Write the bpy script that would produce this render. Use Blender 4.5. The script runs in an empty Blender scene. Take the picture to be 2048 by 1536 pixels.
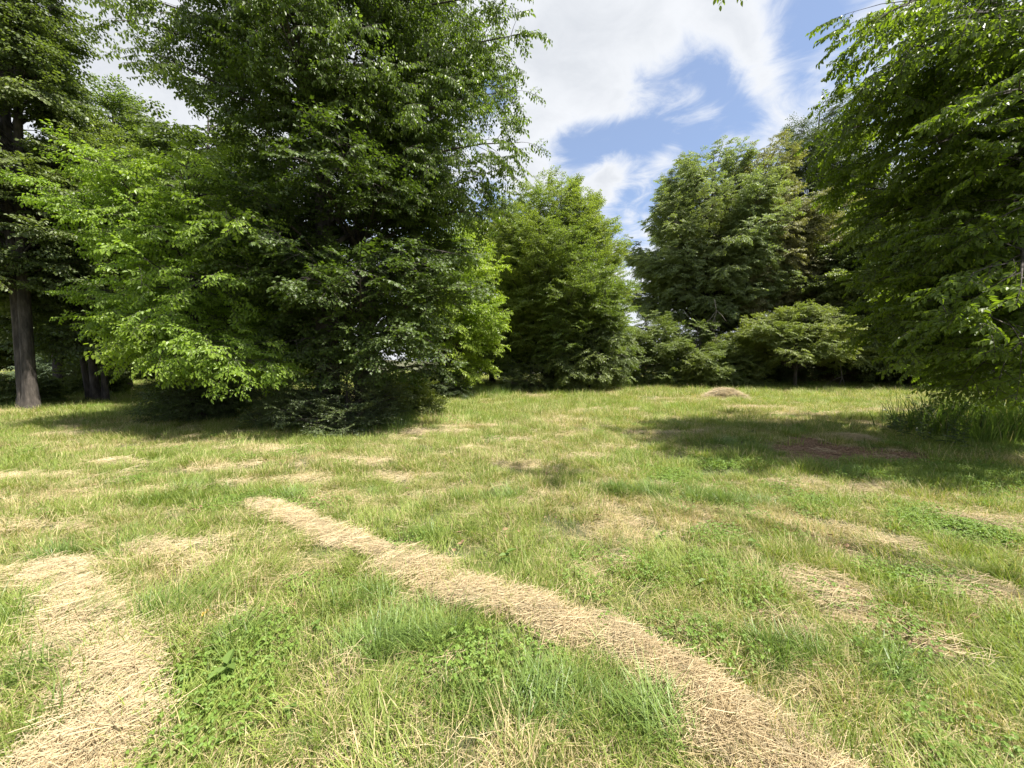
import bpy, math, random
import numpy as np
from math import radians, sin, cos, pi, tan, atan2, sqrt
from mathutils import Matrix, Vector

S = bpy.context.scene
COL = S.collection
RS = np.random.RandomState

# ------------------------------------------------------------------ camera, sky, sun, exposure
CAM_H = 1.6
FPX = 772.0                     # focal length in pixels of a 2048 px wide picture
HOR = 726.0                     # row of the horizon in that picture
PITCH = math.atan((768 - HOR) / FPX)
cd = bpy.data.cameras.new('camera'); cam = bpy.data.objects.new('camera', cd); COL.objects.link(cam)
cam.location = (0, 0, CAM_H); cam.rotation_euler = (pi / 2 - PITCH, 0, 0)
cd.sensor_width = 36; cd.lens = 36 * FPX / 2048; cd.clip_end = 3000; cd.clip_start = 0.05
S.camera = cam

SUN_EL, SUN_AZ = radians(63), radians(117)       # azimuth clockwise from +Y (the view direction)
sun_dir = Vector((sin(SUN_AZ) * cos(SUN_EL), cos(SUN_AZ) * cos(SUN_EL), sin(SUN_EL)))
ld = bpy.data.lights.new('sun', 'SUN'); lo = bpy.data.objects.new('sun', ld); COL.objects.link(lo)
ld.energy = 5.0; ld.angle = radians(0.9); ld.color = (1, .955, .87)
lo.rotation_euler = sun_dir.to_track_quat('Z', 'Y').to_euler(); lo.location = (30, 10, 60)

S.view_settings.view_transform = 'Standard'; S.view_settings.look = 'None'
S.view_settings.exposure = 1.38; S.view_settings.gamma = 1; S.view_settings.use_curve_mapping = False
S.render.engine = 'CYCLES'
S.cycles.max_bounces = 7; S.cycles.diffuse_bounces = 3; S.cycles.glossy_bounces = 2
S.cycles.transmission_bounces = 4; S.cycles.transparent_max_bounces = 4
S.cycles.use_denoising = True

W = bpy.data.worlds.new('World'); S.world = W; W.use_nodes = True
wt = W.node_tree; wt.nodes.clear()
def wn(t, **k):
    n = wt.nodes.new(t)
    for a, b in k.items(): setattr(n, a, b)
    return n
def wl(a, b): wt.links.new(a, b)
def wmath(op, a, b=None, c=None, clamp=False):
    n = wn('ShaderNodeMath', operation=op, use_clamp=clamp)
    for i, v in enumerate((a, b, c)):
        if v is None: continue
        if isinstance(v, (int, float)): n.inputs[i].default_value = v
        else: wl(v, n.inputs[i])
    return n.outputs[0]
sky = wn('ShaderNodeTexSky', sky_type='NISHITA', sun_disc=False)
sky.sun_elevation = SUN_EL; sky.sun_rotation = SUN_AZ
sky.air_density = 1.0; sky.dust_density = 0.6; sky.ozone_density = 2.0
tc = wn('ShaderNodeTexCoord'); sep = wn('ShaderNodeSeparateXYZ'); wl(tc.outputs['Generated'], sep.inputs[0])
zc = wmath('ADD', wmath('MAXIMUM', sep.outputs[2], 0.0), 0.12)
cx = wmath('DIVIDE', sep.outputs[0], zc); cy = wmath('DIVIDE', sep.outputs[1], zc)
cmb = wn('ShaderNodeCombineXYZ'); wl(cx, cmb.inputs[0]); wl(cy, cmb.inputs[1])
def wnoise(scale, detail, rough, off=(0, 0, 0), dist=0.0, st=(1, 1, 1)):
    mp = wn('ShaderNodeMapping'); mp.inputs['Location'].default_value = off; mp.inputs['Scale'].default_value = st
    wl(cmb.outputs[0], mp.inputs[0])
    n = wn('ShaderNodeTexNoise'); n.inputs['Scale'].default_value = scale; n.inputs['Detail'].default_value = detail
    n.inputs['Roughness'].default_value = rough; n.inputs['Distortion'].default_value = dist
    wl(mp.outputs[0], n.inputs['Vector']); return n.outputs[0]
big = wnoise(1.7, 10, .6, (3.1, 1.7, 0), .35)
wis = wnoise(5.2, 9, .62, (8.2, 4.4, 0), .7)
# the cloud banks and the clear lane between them, as blobs in the plane of the clouds
def cp(X, Y):
    d = Vector(((X - 1024) / FPX, 1, (HOR - Y) / FPX)).normalized(); z = max(d.z, 0) + .12
    return d.x / z, d.y / z
def blob(X, Y, sx, sy, amp, rot=0.0):
    px, py = cp(X, Y)
    dx = wmath('SUBTRACT', cx, px); dy = wmath('SUBTRACT', cy, py)
    c, s = cos(rot), sin(rot)
    u = wmath('DIVIDE', wmath('ADD', wmath('MULTIPLY', dx, c), wmath('MULTIPLY', dy, s)), sx)
    v = wmath('DIVIDE', wmath('SUBTRACT', wmath('MULTIPLY', dy, c), wmath('MULTIPLY', dx, s)), sy)
    e = wmath('ADD', wmath('MULTIPLY', u, u), wmath('MULTIPLY', v, v))
    return wmath('MULTIPLY', wmath('POWER', 2.718, wmath('MULTIPLY', e, -1.0)), amp)
blobs = [blob(1180, 40, .34, .20, .2), blob(1100, 130, .14, .22, .2), blob(1190, 225, .13, .09, .22), blob(1060, 240, .09, .14, .2), blob(1330, 110, .2, .12, .16),
         blob(1590, 60, .16, .10, -.26, .5), blob(1300, 270, .22, .14, -.13), blob(1400, 190, .22, .07, -.2, .7), blob(1150, 300, .2, .14, -.17), blob(1240, 330, .40, .18, -.09), blob(1490, 150, .34, .05, .22, .75), blob(1400, 230, .16, .05, .16, .7),
         blob(1560, 230, .22, .16, -.12), blob(970, 215, .10, .10, -.24), blob(250, 60, .7, .7, .35), blob(1700, 60, .2, .12, .06),
         blob(1060, 350, .12, .22, .26), blob(1205, 365, .10, .2, .30), blob(1320, 330, .08, .12, .26), blob(1700, 300, .4, .4, .14)]
cov = wmath('ADD', wmath('MULTIPLY', big, .54), wmath('MULTIPLY', wis, .68))
for b in blobs: cov = wmath('ADD', cov, b)
lowc = wmath('MULTIPLY', wmath('SUBTRACT', .36, sep.outputs[2]), .75)
cov = wmath('ADD', cov, wmath('MAXIMUM', lowc, 0.0))
mr = wn('ShaderNodeMapRange', interpolation_type='SMOOTHSTEP'); wl(cov, mr.inputs[0])
mr.inputs[1].default_value = .50; mr.inputs[2].default_value = .80
mask = mr.outputs[0]
thick = wn('ShaderNodeMapRange'); wl(cov, thick.inputs[0]); thick.inputs[1].default_value = .62; thick.inputs[2].default_value = 1.05
shade = wnoise(2.6, 6, .6, (1.2, 9, 0))
th = wmath('MULTIPLY', thick.outputs[0], wmath('ADD', wmath('MULTIPLY', shade, 1.1), .25), clamp=True)
cc = wn('ShaderNodeMix', data_type='RGBA'); wl(th, cc.inputs[0])
cc.inputs[6].default_value = (3.3, 3.36, 3.45, 1); cc.inputs[7].default_value = (2.35, 2.45, 2.6, 1)
mx = wn('ShaderNodeMix', data_type='RGBA'); wl(wmath('MULTIPLY', mask, .96), mx.inputs[0])
veil = wn('ShaderNodeMix', data_type='RGBA'); veil.inputs[0].default_value = .2   # thin high cloud over all of it
sat = wn('ShaderNodeMix', data_type='RGBA', blend_type='MULTIPLY'); sat.inputs[0].default_value = 1; sat.inputs[7].default_value = (.46, .53, .61, 1)
wl(sky.outputs[0], sat.inputs[6]); wl(sat.outputs[2], veil.inputs[6]); veil.inputs[7].default_value = (3.2, 3.4, 3.7, 1)
wl(veil.outputs[2], mx.inputs[6]); wl(cc.outputs[2], mx.inputs[7])
bg = wn('ShaderNodeBackground'); wl(mx.outputs[2], bg.inputs[0]); bg.inputs[1].default_value = 0.12
out = wn('ShaderNodeOutputWorld'); wl(bg.outputs[0], out.inputs[0])

# ------------------------------------------------------------------ helpers
def gp(X, Y):                       # a spot of ground seen at picture pixel X, Y -> world x, y
    z = CAM_H * FPX / (Y - HOR); return (X - 1024) / FPX * z, z
def at(X, Y, d):                    # a point in the air seen at X, Y, d metres away in depth
    return Vector(((X - 1024) / FPX * d, d, CAM_H + (HOR - Y) / FPX * d))

def vnoise(x, y, scale, seed=0):
    x = np.asarray(x, float) * scale + 71.3 * seed; y = np.asarray(y, float) * scale + 37.7 * seed
    xi, yi = np.floor(x), np.floor(y); fx, fy = x - xi, y - yi
    fx = fx * fx * (3 - 2 * fx); fy = fy * fy * (3 - 2 * fy)
    def h(a, b):
        v = np.sin(a * 127.1 + b * 311.7 + seed * 17.3) * 43758.5453; return v - np.floor(v)
    return (h(xi, yi) * (1 - fx) + h(xi + 1, yi) * fx) * (1 - fy) + (h(xi, yi + 1) * (1 - fx) + h(xi + 1, yi + 1) * fx) * fy
def fbm(x, y, scale, seed=0, o=4):
    s, a, t = 0, 1, 0
    for k in range(o): s = s + a * vnoise(x, y, scale * 2 ** k, seed + k * 5); t += a; a *= .55
    return s / t
def gh(x, y):
    x = np.asarray(x, float); y = np.asarray(y, float)
    near = np.clip((np.hypot(x, y) - .6) / 2, 0, 1)
    h = (fbm(x, y, .45, 3, 3) - .5) * .10 * near + (fbm(x, y, 3.1, 9, 2) - .5) * .035
    h = h + np.clip((np.hypot(x, y) - 60) / 300, 0, 1) * (fbm(x, y, .008, 4, 2) - .35) * 10
    return h
def ghf(x, y): return float(gh(x, y))

def mesh_obj(name, verts, faces, mats, parent=None, smooth=False, midx=None, attrs=None, link=True):
    me = bpy.data.meshes.new(name); me.from_pydata([tuple(v) for v in verts], [], [tuple(f) for f in faces])
    for m in (mats if isinstance(mats, (list, tuple)) else [mats]): me.materials.append(m)
    if midx is not None: me.polygons.foreach_set('material_index', np.asarray(midx, np.int32))
    if smooth: me.polygons.foreach_set('use_smooth', np.ones(len(me.polygons), bool))
    if attrs:
        for k, v in attrs.items():
            a = me.attributes.new(k, 'FLOAT', 'POINT'); a.data.foreach_set('value', np.asarray(v, np.float32))
    me.update()
    o = bpy.data.objects.new(name, me)
    if link: COL.objects.link(o)
    if parent is not None: o.parent = parent
    return o
def tag(o, label=None, cat=None, group=None, kind=None):
    if label: o['label'] = label
    if cat: o['category'] = cat
    if group: o['group'] = group
    if kind: o['kind'] = kind
    return o
def thing(name, label, cat, loc, group=None, rz=0):
    o = bpy.data.objects.new(name, None); o.empty_display_size = .2; COL.objects.link(o)
    o.location = loc; o.rotation_euler = (0, 0, rz); return tag(o, label, cat, group)

class NT:
    def __init__(s, name):
        s.m = bpy.data.materials.new(name); s.m.use_nodes = True; s.t = s.m.node_tree; s.t.nodes.clear()
        s.out = s.n('ShaderNodeOutputMaterial')
    def n(s, t, **k):
        x = s.t.nodes.new(t)
        for a, b in k.items(): setattr(x, a, b)
        return x
    def l(s, a, b): s.t.links.new(a, b)
    def math(s, op, a, b=None, clamp=False):
        n = s.n('ShaderNodeMath', operation=op, use_clamp=clamp)
        for i, v in enumerate((a, b)):
            if v is None: continue
            if isinstance(v, (int, float)): n.inputs[i].default_value = v
            else: s.l(v, n.inputs[i])
        return n.outputs[0]
    def mix(s, f, a, b, blend='MIX'):
        n = s.n('ShaderNodeMix', data_type='RGBA', blend_type=blend)
        for i, v in ((0, f), (6, a), (7, b)):
            if isinstance(v, (int, float)): n.inputs[i].default_value = v
            elif isinstance(v, tuple): n.inputs[i].default_value = v + (1,) if len(v) == 3 else v
            else: s.l(v, n.inputs[i])
        return n.outputs[2]
    def noise(s, scale, detail=4, rough=.55, coord='Object', st=(1, 1, 1)):
        tc = s.n('ShaderNodeTexCoord'); mp = s.n('ShaderNodeMapping'); mp.inputs['Scale'].default_value = st
        s.l(tc.outputs[coord], mp.inputs[0])
        n = s.n('ShaderNodeTexNoise'); n.inputs['Scale'].default_value = scale; n.inputs['Detail'].default_value = detail
        n.inputs['Roughness'].default_value = rough; s.l(mp.outputs[0], n.inputs['Vector']); return n.outputs[0]
    def ramp(s, f, *stops):
        n = s.n('ShaderNodeValToRGB'); s.l(f, n.inputs[0]); e = n.color_ramp.elements
        while len(e) < len(stops): e.new(.5)
        for x, (p, c) in zip(e, stops): x.position = p; x.color = c + (1,)
        return n.outputs[0]
    def attr(s, name, kind='GEOMETRY'):
        n = s.n('ShaderNodeAttribute', attribute_name=name, attribute_type=kind); return n.outputs['Fac']

def leaf_mat(name, c1, c2, c3=None, trans=.38, rough=.42, tcol=(1.5, 1.65, .45), spec=.38):
    """c1..c2 the range of leaf colours from leaf to leaf, c3 the colour of young shoots (instancer 'tint')"""
    n = NT(name)
    isl = n.n('ShaderNodeNewGeometry').outputs['Random Per Island']; oi = n.n('ShaderNodeObjectInfo').outputs['Random']
    f = n.math('ADD', n.math('MULTIPLY', isl, .6), n.math('MULTIPLY', oi, .4))
    c = n.mix(f, c1, c2)
    if c3: c = n.mix(n.attr('tint', 'INSTANCER'), c, c3)
    p = n.n('ShaderNodeBsdfPrincipled'); n.l(c, p.inputs['Base Color']); p.inputs['Roughness'].default_value = rough
    p.inputs['Specular IOR Level'].default_value = spec
    t = n.n('ShaderNodeBsdfTranslucent'); n.l(n.mix(1.0, c, tcol, 'MULTIPLY'), t.inputs[0])
    mxs = n.n('ShaderNodeMixShader'); mxs.inputs[0].default_value = trans
    n.l(p.outputs[0], mxs.inputs[1]); n.l(t.outputs[0], mxs.inputs[2]); n.l(mxs.outputs[0], n.out.inputs[0])
    return n.m
def plain_mat(name, col, rough=.8, col2=None, scale=6, bump=0, st=(1, 1, 1), metal=0):
    n = NT(name); p = n.n('ShaderNodeBsdfPrincipled'); p.inputs['Roughness'].default_value = rough
    f = n.noise(scale, 6, .6, st=st)
    n.l(n.ramp(f, (.3, col), (.7, col2 or tuple(x * .75 for x in col))), p.inputs['Base Color'])
    if bump:
        b = n.n('ShaderNodeBump'); b.inputs['Strength'].default_value = bump; b.inputs['Distance'].default_value = .03
        n.l(f, b.inputs['Height']); n.l(b.outputs[0], p.inputs['Normal'])
    n.l(p.outputs[0], n.out.inputs[0]); return n.m
def bark_mat(name, a, b, moss=None):
    n = NT(name); p = n.n('ShaderNodeBsdfPrincipled'); p.inputs['Roughness'].default_value = .9
    f = n.noise(9, 8, .65, st=(1, 1, .22)); f2 = n.noise(1.1, 3, .5)
    c = n.ramp(f, (.36, tuple(x * .45 for x in a)), (.5, a), (.68, b))
    if moss: c = n.mix(n.ramp(f2, (.45, (0, 0, 0)), (.6, (.7, .7, .7))), c, moss)
    n.l(c, p.inputs['Base Color'])
    bm = n.n('ShaderNodeBump'); bm.inputs['Strength'].default_value = .9; bm.inputs['Distance'].default_value = .05
    n.l(f, bm.inputs['Height']); n.l(bm.outputs[0], p.inputs['Normal']); n.l(p.outputs[0], n.out.inputs[0]); return n.m

BARK = bark_mat('grey_bark', (.08, .066, .052), (.16, .14, .115), (.06, .075, .035))
BARK_D = bark_mat('dark_bark', (.055, .045, .036), (.12, .10, .085))
DEAD = bark_mat('dead_wood', (.2, .17, .14), (.34, .31, .27))

# ------------------------------------------------------------------ leaves and twigs
LEAF = {  # outline of half a leaf: (half width, position), unit length
    'ovate': [(.22, .16), (.30, .42), (.17, .76)], 'long': [(.13, .15), (.19, .4), (.11, .78)],
    'round': [(.34, .15), (.42, .45), (.26, .8)]}
def leaf_geo(kind):
    if kind == 'maple':
        pts = [(0, 0), (.30, .02), (.25, .18), (.55, .40), (.27, .48), (.20, .62), (0, 1), (-.20, .62), (-.27, .48), (-.55, .40), (-.25, .18), (-.30, .02)]
        v = [(0, .33, -.03)] + [(x, y, .16 * abs(x) - .12 * y * y) for x, y in pts]
        return np.array(v), [(0, i, i % 12 + 1) for i in range(1, 13)]
    pr = LEAF[kind]; n = len(pr)
    v = [(0, 0, 0)] + [(w, y, .45 * w - .22 * y * y) for w, y in pr] + [(0, 1, -.22)] + [(-w, y, .45 * w - .22 * y * y) for w, y in reversed(pr)]
    v = [(a, b, c) for a, b, c in v]
    return np.array(v), [tuple(range(0, n + 2)), (0,) + tuple(range(n + 1, 2 * n + 2))]

def basis(d, up=(0, 0, 1), roll=0.0):     # rows of directions -> matrices with columns X, Y(=d), Z
    d = d / np.maximum(np.linalg.norm(d, axis=1, keepdims=True), 1e-9)
    u = np.broadcast_to(np.asarray(up, float), d.shape)
    x = np.cross(d, u); nx = np.linalg.norm(x, axis=1, keepdims=True)
    x = np.where(nx > 1e-3, x / np.maximum(nx, 1e-9), np.array([[1., 0, 0]])); z = np.cross(x, d)
    r = np.broadcast_to(np.asarray(roll, float), (len(d),))[:, None]
    x2 = x * np.cos(r) + z * np.sin(r); z2 = -x * np.sin(r) + z * np.cos(r)
    return np.stack([x2, d, z2], axis=2)
def euler(M):
    sy = np.hypot(M[:, 0, 0], M[:, 1, 0])
    return np.stack([np.arctan2(M[:, 2, 1], M[:, 2, 2]), np.arctan2(-M[:, 2, 0], sy), np.arctan2(M[:, 1, 0], M[:, 0, 0])], 1)

def tube(path, radii, sides=5, V=None, F=None, noise=0, rng=None):
    path = np.asarray(path, float); base = len(V)
    tg = np.gradient(path, axis=0); B = basis(tg, (0.13, .07, 1) if abs(tg[0][2]) < np.linalg.norm(tg[0]) * .9 else (0, 1, 0.01))
    for i, p in enumerate(path):
        for k in range(sides):
            a = 2 * pi * k / sides; r = radii[i] * (1 + (noise * (rng.rand() - .5) if noise else 0))
            V.append(p + (B[i][:, 0] * cos(a) + B[i][:, 2] * sin(a)) * r)
    for i in range(len(path) - 1):
        for k in range(sides):
            a = base + i * sides + k; b = base + i * sides + (k + 1) % sides
            F.append((a, b, b + sides, a + sides))

TWIGS = {}      # kind -> (collection, [list of leaf matrices per variant], leaf kind)
def make_twigs(key, leafkind, mat, stem, n=3, L=.5, leaf=.09, side=4, per=5, droop=.5, seed=1, pinnate=False, ang=55, hang=.35):
    col = bpy.data.collections.new('twig_' + key); lists = []
    lv, lf = leaf_geo(leafkind)
    for q in range(n):
        r = RS(seed * 10 + q); V, F, MI = [], [], []; mats = []
        shoots = []
        m = np.array([(0, L * t, -droop * L * .35 * t * t) for t in np.linspace(0, 1, 4)]); shoots.append(m)
        for s in range(side):
            t = .15 + .7 * (s + r.rand() * .5) / side; b = np.array([0, L * t, -droop * L * .35 * t * t]); sg = 1 if s % 2 else -1
            a = radians(ang + r.uniform(-12, 12)); l2 = L * (.62 - .35 * t) * r.uniform(.8, 1.2)
            dz = r.uniform(-.3, .35)
            shoots.append(np.array([b + np.array([sg * sin(a) * l2 * u, cos(a) * l2 * u, dz * l2 * u - droop * l2 * .3 * u * u]) for u in (0, .5, 1)]))
        for sh in shoots:
            tube(sh, np.linspace(.0042, .0016, len(sh)) * (L / .5), 3, V, F)
            seg = sh[-1] - sh[0]; ln = np.linalg.norm(seg)
            cnt = max(2, int(round(per * ln / (L * .5))))
            for k in range(cnt + 1):
                t = (k + .6) / (cnt + .6) if not pinnate else (k + 1) / (cnt + 1)
                t = min(t, 1); i = min(int(t * (len(sh) - 1)), len(sh) - 2); f = t * (len(sh) - 1) - i
                p = sh[i] * (1 - f) + sh[i + 1] * f; tg = sh[i + 1] - sh[i]; tg = tg / np.linalg.norm(tg)
                lat = np.cross(tg, (0, 0, 1)); lat = lat / max(np.linalg.norm(lat), 1e-6)
                for sg in ((1, -1) if pinnate else ((1,) if k % 2 else (-1,))):
                    a = radians(r.uniform(38, 75)) if k < cnt else radians(r.uniform(0, 25))
                    d = tg * cos(a) + lat * sg * sin(a) + np.array([0, 0, -hang * r.uniform(.2, 1.9)])
                    sz = leaf * r.uniform(.55, 1.15)
                    M = basis(d[None], (0, 0, 1), r.normal(0, .55))[0] * sz
                    p2 = p + d / np.linalg.norm(d) * leaf * .12
                    mats.append((M, p2))
        nst = len(F); nv = len(V)
        for M, p in mats:
            b = len(V)
            for v in lv: V.append(M @ v + p)
            for f in lf: F.append(tuple(b + i for i in f))
        o = mesh_obj('twig_%s_%d' % (key, q), V, F, [stem, mat], link=False, midx=[0] * nst + [1] * (len(F) - nst))
        col.objects.link(o); lists.append(mats)
        bare = None
        if q == 0:
            me = bpy.data.meshes.new('leaf'); me.from_pydata([tuple(v) for v in lv], [], lf); me.materials.append(mat); me.update()
    TWIGS[key] = (col, lists, me)
    return col

GN = {}
def gn_scatter(col, attrs=('tint',)):
    if col.name in GN: return GN[col.name]
    g = bpy.data.node_groups.new('scatter_' + col.name, 'GeometryNodeTree')
    g.interface.new_socket('Geometry', in_out='INPUT', socket_type='NodeSocketGeometry')
    g.interface.new_socket('Geometry', in_out='OUTPUT', socket_type='NodeSocketGeometry')
    N = g.nodes; gi = N.new('NodeGroupInput'); go = N.new('NodeGroupOutput')
    mp = N.new('GeometryNodeMeshToPoints'); ip = N.new('GeometryNodeInstanceOnPoints'); ci = N.new('GeometryNodeCollectionInfo')
    ci.inputs['Collection'].default_value = col; ci.inputs['Separate Children'].default_value = True; ci.inputs['Reset Children'].default_value = True
    def na(nm, ty):
        a = N.new('GeometryNodeInputNamedAttribute'); a.data_type = ty; a.inputs['Name'].default_value = nm
        return [x for x in a.outputs if x.enabled and x.name == 'Attribute'][0]
    L = g.links
    L.new(gi.outputs[0], mp.inputs['Mesh']); L.new(mp.outputs[0], ip.inputs['Points']); L.new(ci.outputs[0], ip.inputs['Instance'])
    ip.inputs['Pick Instance'].default_value = True
    L.new(na('pid', 'INT'), ip.inputs['Instance Index'])
    e = N.new('FunctionNodeEulerToRotation'); L.new(na('rot', 'FLOAT_VECTOR'), e.inputs[0]); L.new(e.outputs[0], ip.inputs['Rotation'])
    L.new(na('sc', 'FLOAT_VECTOR'), ip.inputs['Scale']); L.new(ip.outputs[0], go.inputs[0])
    GN[col.name] = g; return g
def scatter(name, P, R, SC, PID, col, tint=None, parent=None):
    n = len(P); me = bpy.data.meshes.new(name); me.vertices.add(n)
    me.vertices.foreach_set('co', np.asarray(P, np.float32).ravel())
    a = me.attributes.new('rot', 'FLOAT_VECTOR', 'POINT'); a.data.foreach_set('vector', np.asarray(R, np.float32).ravel())
    SC = np.asarray(SC, np.float32)
    if SC.ndim == 1: SC = np.repeat(SC[:, None], 3, 1)
    a = me.attributes.new('sc', 'FLOAT_VECTOR', 'POINT'); a.data.foreach_set('vector', SC.ravel())
    a = me.attributes.new('pid', 'INT', 'POINT'); a.data.foreach_set('value', np.asarray(PID, np.int32))
    a = me.attributes.new('tint', 'FLOAT', 'POINT'); a.data.foreach_set('value', np.asarray(tint if tint is not None else np.zeros(n), np.float32))
    o = bpy.data.objects.new(name, me); COL.objects.link(o)
    if parent is not None: o.parent = parent
    md = o.modifiers.new('scatter', 'NODES'); md.node_group = gn_scatter(col); return o

# ------------------------------------------------------------------ trees
def tree(name, label, base, H, prof, kind, nb=80, tw=1.0, first=.12, tr=.2, lean=(0, 0), bark=BARK_D, seed=1, azf=None,
         extra=(), spacing=.3, subgap=.34, subs=True, stems=None, group='trees round the field', el=(0, 55), u0=.3, tint=0.25,
         hang=.25, flat=.34, leaves=0, cat='tree', sub_k=.42, cap=2.4, trunk=True, z0=None, wild=.28, hue=.3):
    r = RS(seed); bx, by = base; bz = ghf(bx, by) - .05
    root = thing(name, label, cat, (bx, by, bz), group)
    ph = r.rand(8) * 6.28
    def tp(h):      # axis of the trunk at height h (local)
        t = h / H
        return np.array([lean[0] * t ** 1.3 * H + .012 * H * sin(3.1 * t + ph[0]) - .012 * H * sin(ph[0]), lean[1] * t ** 1.3 * H + .012 * H * sin(2.6 * t + ph[1]) - .012 * H * sin(ph[1]), h])
    hs = np.array([p[0] for p in prof]); rs_ = np.array([p[1] for p in prof])
    P, D, SC = [], [], []; V, F = [], []; TV, TF = [], []
    if trunk:
        for si, (sx, sy, k, lx, ly) in enumerate(stems or [(0, 0, 1, 0, 0)]):
            ts = np.concatenate([[0, .012, .03, .06], np.linspace(.1, .97, 12)])
            path = np.array([tp(t * H) + np.array([sx + lx * t * H, sy + ly * t * H, 0]) for t in ts])
            rad = tr * k * (1 - ts) ** .85 * (1 + .75 * np.exp(-ts * H / .35)) + .01
            tube(path, rad, 12, TV, TF, .10, r)
    boughs = []
    tt = r.rand(nb * 4) * (hs[-1] - hs[0]) + hs[0]
    w = np.interp(tt, hs, rs_); keep = r.rand(len(tt)) < (w / w.max()) * .9 + .1
    tt = tt[keep][:nb]
    for i, t in enumerate(tt):
        az = i * 2.39996 + r.uniform(-.5, .5)
        R = np.interp(t, hs, rs_) * (1 + wild * (r.rand() - .62)) * (1 + .22 * sin(2 * az + ph[2] + t * 5) * 1.0 * (.6)) * (azf(az, t) if azf else 1)
        e = radians(el[0] + (el[1] - el[0]) * t + r.uniform(-16, 20)); zt = t * H
        zs = min(max(zt - R * tan(e), first * H), .96 * H); st = tp(zs)
        tip = tp(zt) * np.array([1, 1, 0]) + np.array([cos(az) * R, sin(az) * R, zt])
        boughs.append((st, tip))
    for ex in extra:
        tip = np.array(ex[:3]) - np.array([bx, by, bz]); zs = max(ex[3] if len(ex) > 3 else tip[2] * .8, first * H * .6); boughs.append((tp(zs), tip))
    for st, tip in boughs:
        Lg = np.linalg.norm(tip - st)
        if Lg < .3: continue
        ctl = (st + tip) / 2 + np.array([0, 0, .14 * Lg]) + (r.rand(3) - .5) * .12 * Lg
        u = np.linspace(0, 1, 8)[:, None]; path = (1 - u) ** 2 * st + 2 * u * (1 - u) * ctl + u * u * tip
        tube(path, np.linspace(min(tr * .34, .012 * Lg + .012), .006, 8), 5, V, F)
        n2 = max(3, int(Lg * (1 - u0) / subgap * 2))
        us = np.concatenate([np.linspace(u0, .98, n2) + r.uniform(-.02, .02, n2), [1.0]]).clip(0, 1)
        for j, uu in enumerate(us):
            p = (1 - uu) ** 2 * st + 2 * uu * (1 - uu) * ctl + uu * uu * tip
            tg = 2 * (1 - uu) * (ctl - st) + 2 * uu * (tip - ctl); tg /= np.linalg.norm(tg)
            lat = np.cross(tg, (0, 0, 1)); lat /= max(np.linalg.norm(lat), 1e-6)
            sg = 1 if j % 2 else -1; a = radians(r.uniform(35, 72)) if j < n2 else 0
            d = tg * cos(a) + lat * sg * sin(a) + np.array([0, 0, r.uniform(-.5, .7)]); d /= np.linalg.norm(d)
            sl = sub_k * Lg * (1.08 - uu) ** .8 * r.uniform(.6, 1.25) * (1 - .0) if j < n2 else .25
            sl = min(max(sl, .3 * tw), cap)
            q = max(1, int(sl / (spacing * tw)))
            end = p + d * sl + np.array([0, 0, -hang * sl * .5])
            if subs: tube(np.array([p, (p + end) / 2 + np.array([0, 0, .05 * sl]), end]), [.010, .006, .003], 3, V, F)
            vs = (np.arange(q) + r.rand(q) * .8) / q
            pp = p + (end - p) * vs[:, None] + (r.rand(q, 3) - .5) * np.array([.5, .5, flat * 2]) * tw * .8
            side = np.where(np.arange(q) % 2 == 0, 1, -1)[:, None]; la2 = np.cross(d, (0, 0, 1))
            dd = d * r.uniform(.4, 1, (q, 1)) + side * la2 * r.uniform(.1, .9, (q, 1)) + (r.rand(q, 3) - .5) * .5 + np.array([0, 0, -hang])
            P.append(pp); D.append(dd); SC.append(np.full(q, tw) * r.uniform(.75, 1.2, q))
            P.append(end[None]); D.append((d + np.array([0, 0, -hang]))[None]); SC.append(np.array([tw]))
    P = np.concatenate(P); D = np.concatenate(D); SC = np.concatenate(SC)
    zmin = .12 if z0 is None else z0
    ok = P[:, 2] > zmin; P, D, SC = P[ok], D[ok], SC[ok]
    n = len(P); M = basis(D, (0, 0, 1), r.uniform(-.5, .5, n)); E = euler(M)
    col, lists, lme = TWIGS[kind]; pid = r.randint(0, len(lists), n)
    wx = P + np.array([bx, by, bz])
    tn = (vnoise(wx[:, 0] + wx[:, 2] * .7, wx[:, 1] + wx[:, 2] * .5, .55, seed) - .5) * hue * 2 + tint + r.uniform(-.08, .08, n)
    tn = tn.clip(0, 1)
    if TV: mesh_obj('trunk', TV, TF, bark, root, smooth=True)
    if V: mesh_obj('branches', V, F, bark, root)
    if leaves:      # the leaves that show largest are leaves of their own
        dist = np.linalg.norm(wx - np.array([0, 0, CAM_H]), axis=1)
        vis = (wx[:, 1] > .5) & (np.abs(wx[:, 0] / np.maximum(wx[:, 1], .1)) < 1.3) & ((wx[:, 2] - CAM_H) / np.maximum(wx[:, 1], .1) < .93)
        order = np.argsort(np.where(vis, dist, 1e9)); used = []; cnt = 0; SV, SF = [], []
        for i in order:
            ml = lists[pid[i]]
            if cnt + len(ml) > leaves: break
            used.append(i); cnt += len(ml)
            TM = np.eye(4); TM[:3, :3] = M[i] * SC[i]; TM[:3, 3] = P[i]
            for lm, lp in ml:
                LM = np.eye(4); LM[:3, :3] = lm; LM[:3, 3] = lp
                lo_ = bpy.data.objects.new('leaf', lme); COL.objects.link(lo_); lo_.parent = root; lo_.matrix_local = Matrix((TM @ LM).tolist())
            tube(np.array([P[i], P[i] + M[i][:, 1] * SC[i] * .25 - M[i][:, 2] * .02, P[i] + M[i][:, 1] * SC[i] * .48 - M[i][:, 2] * .08]), [.005, .004, .002], 3, SV, SF)
        if SV: mesh_obj('twig', SV, SF, bark, root)
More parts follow.
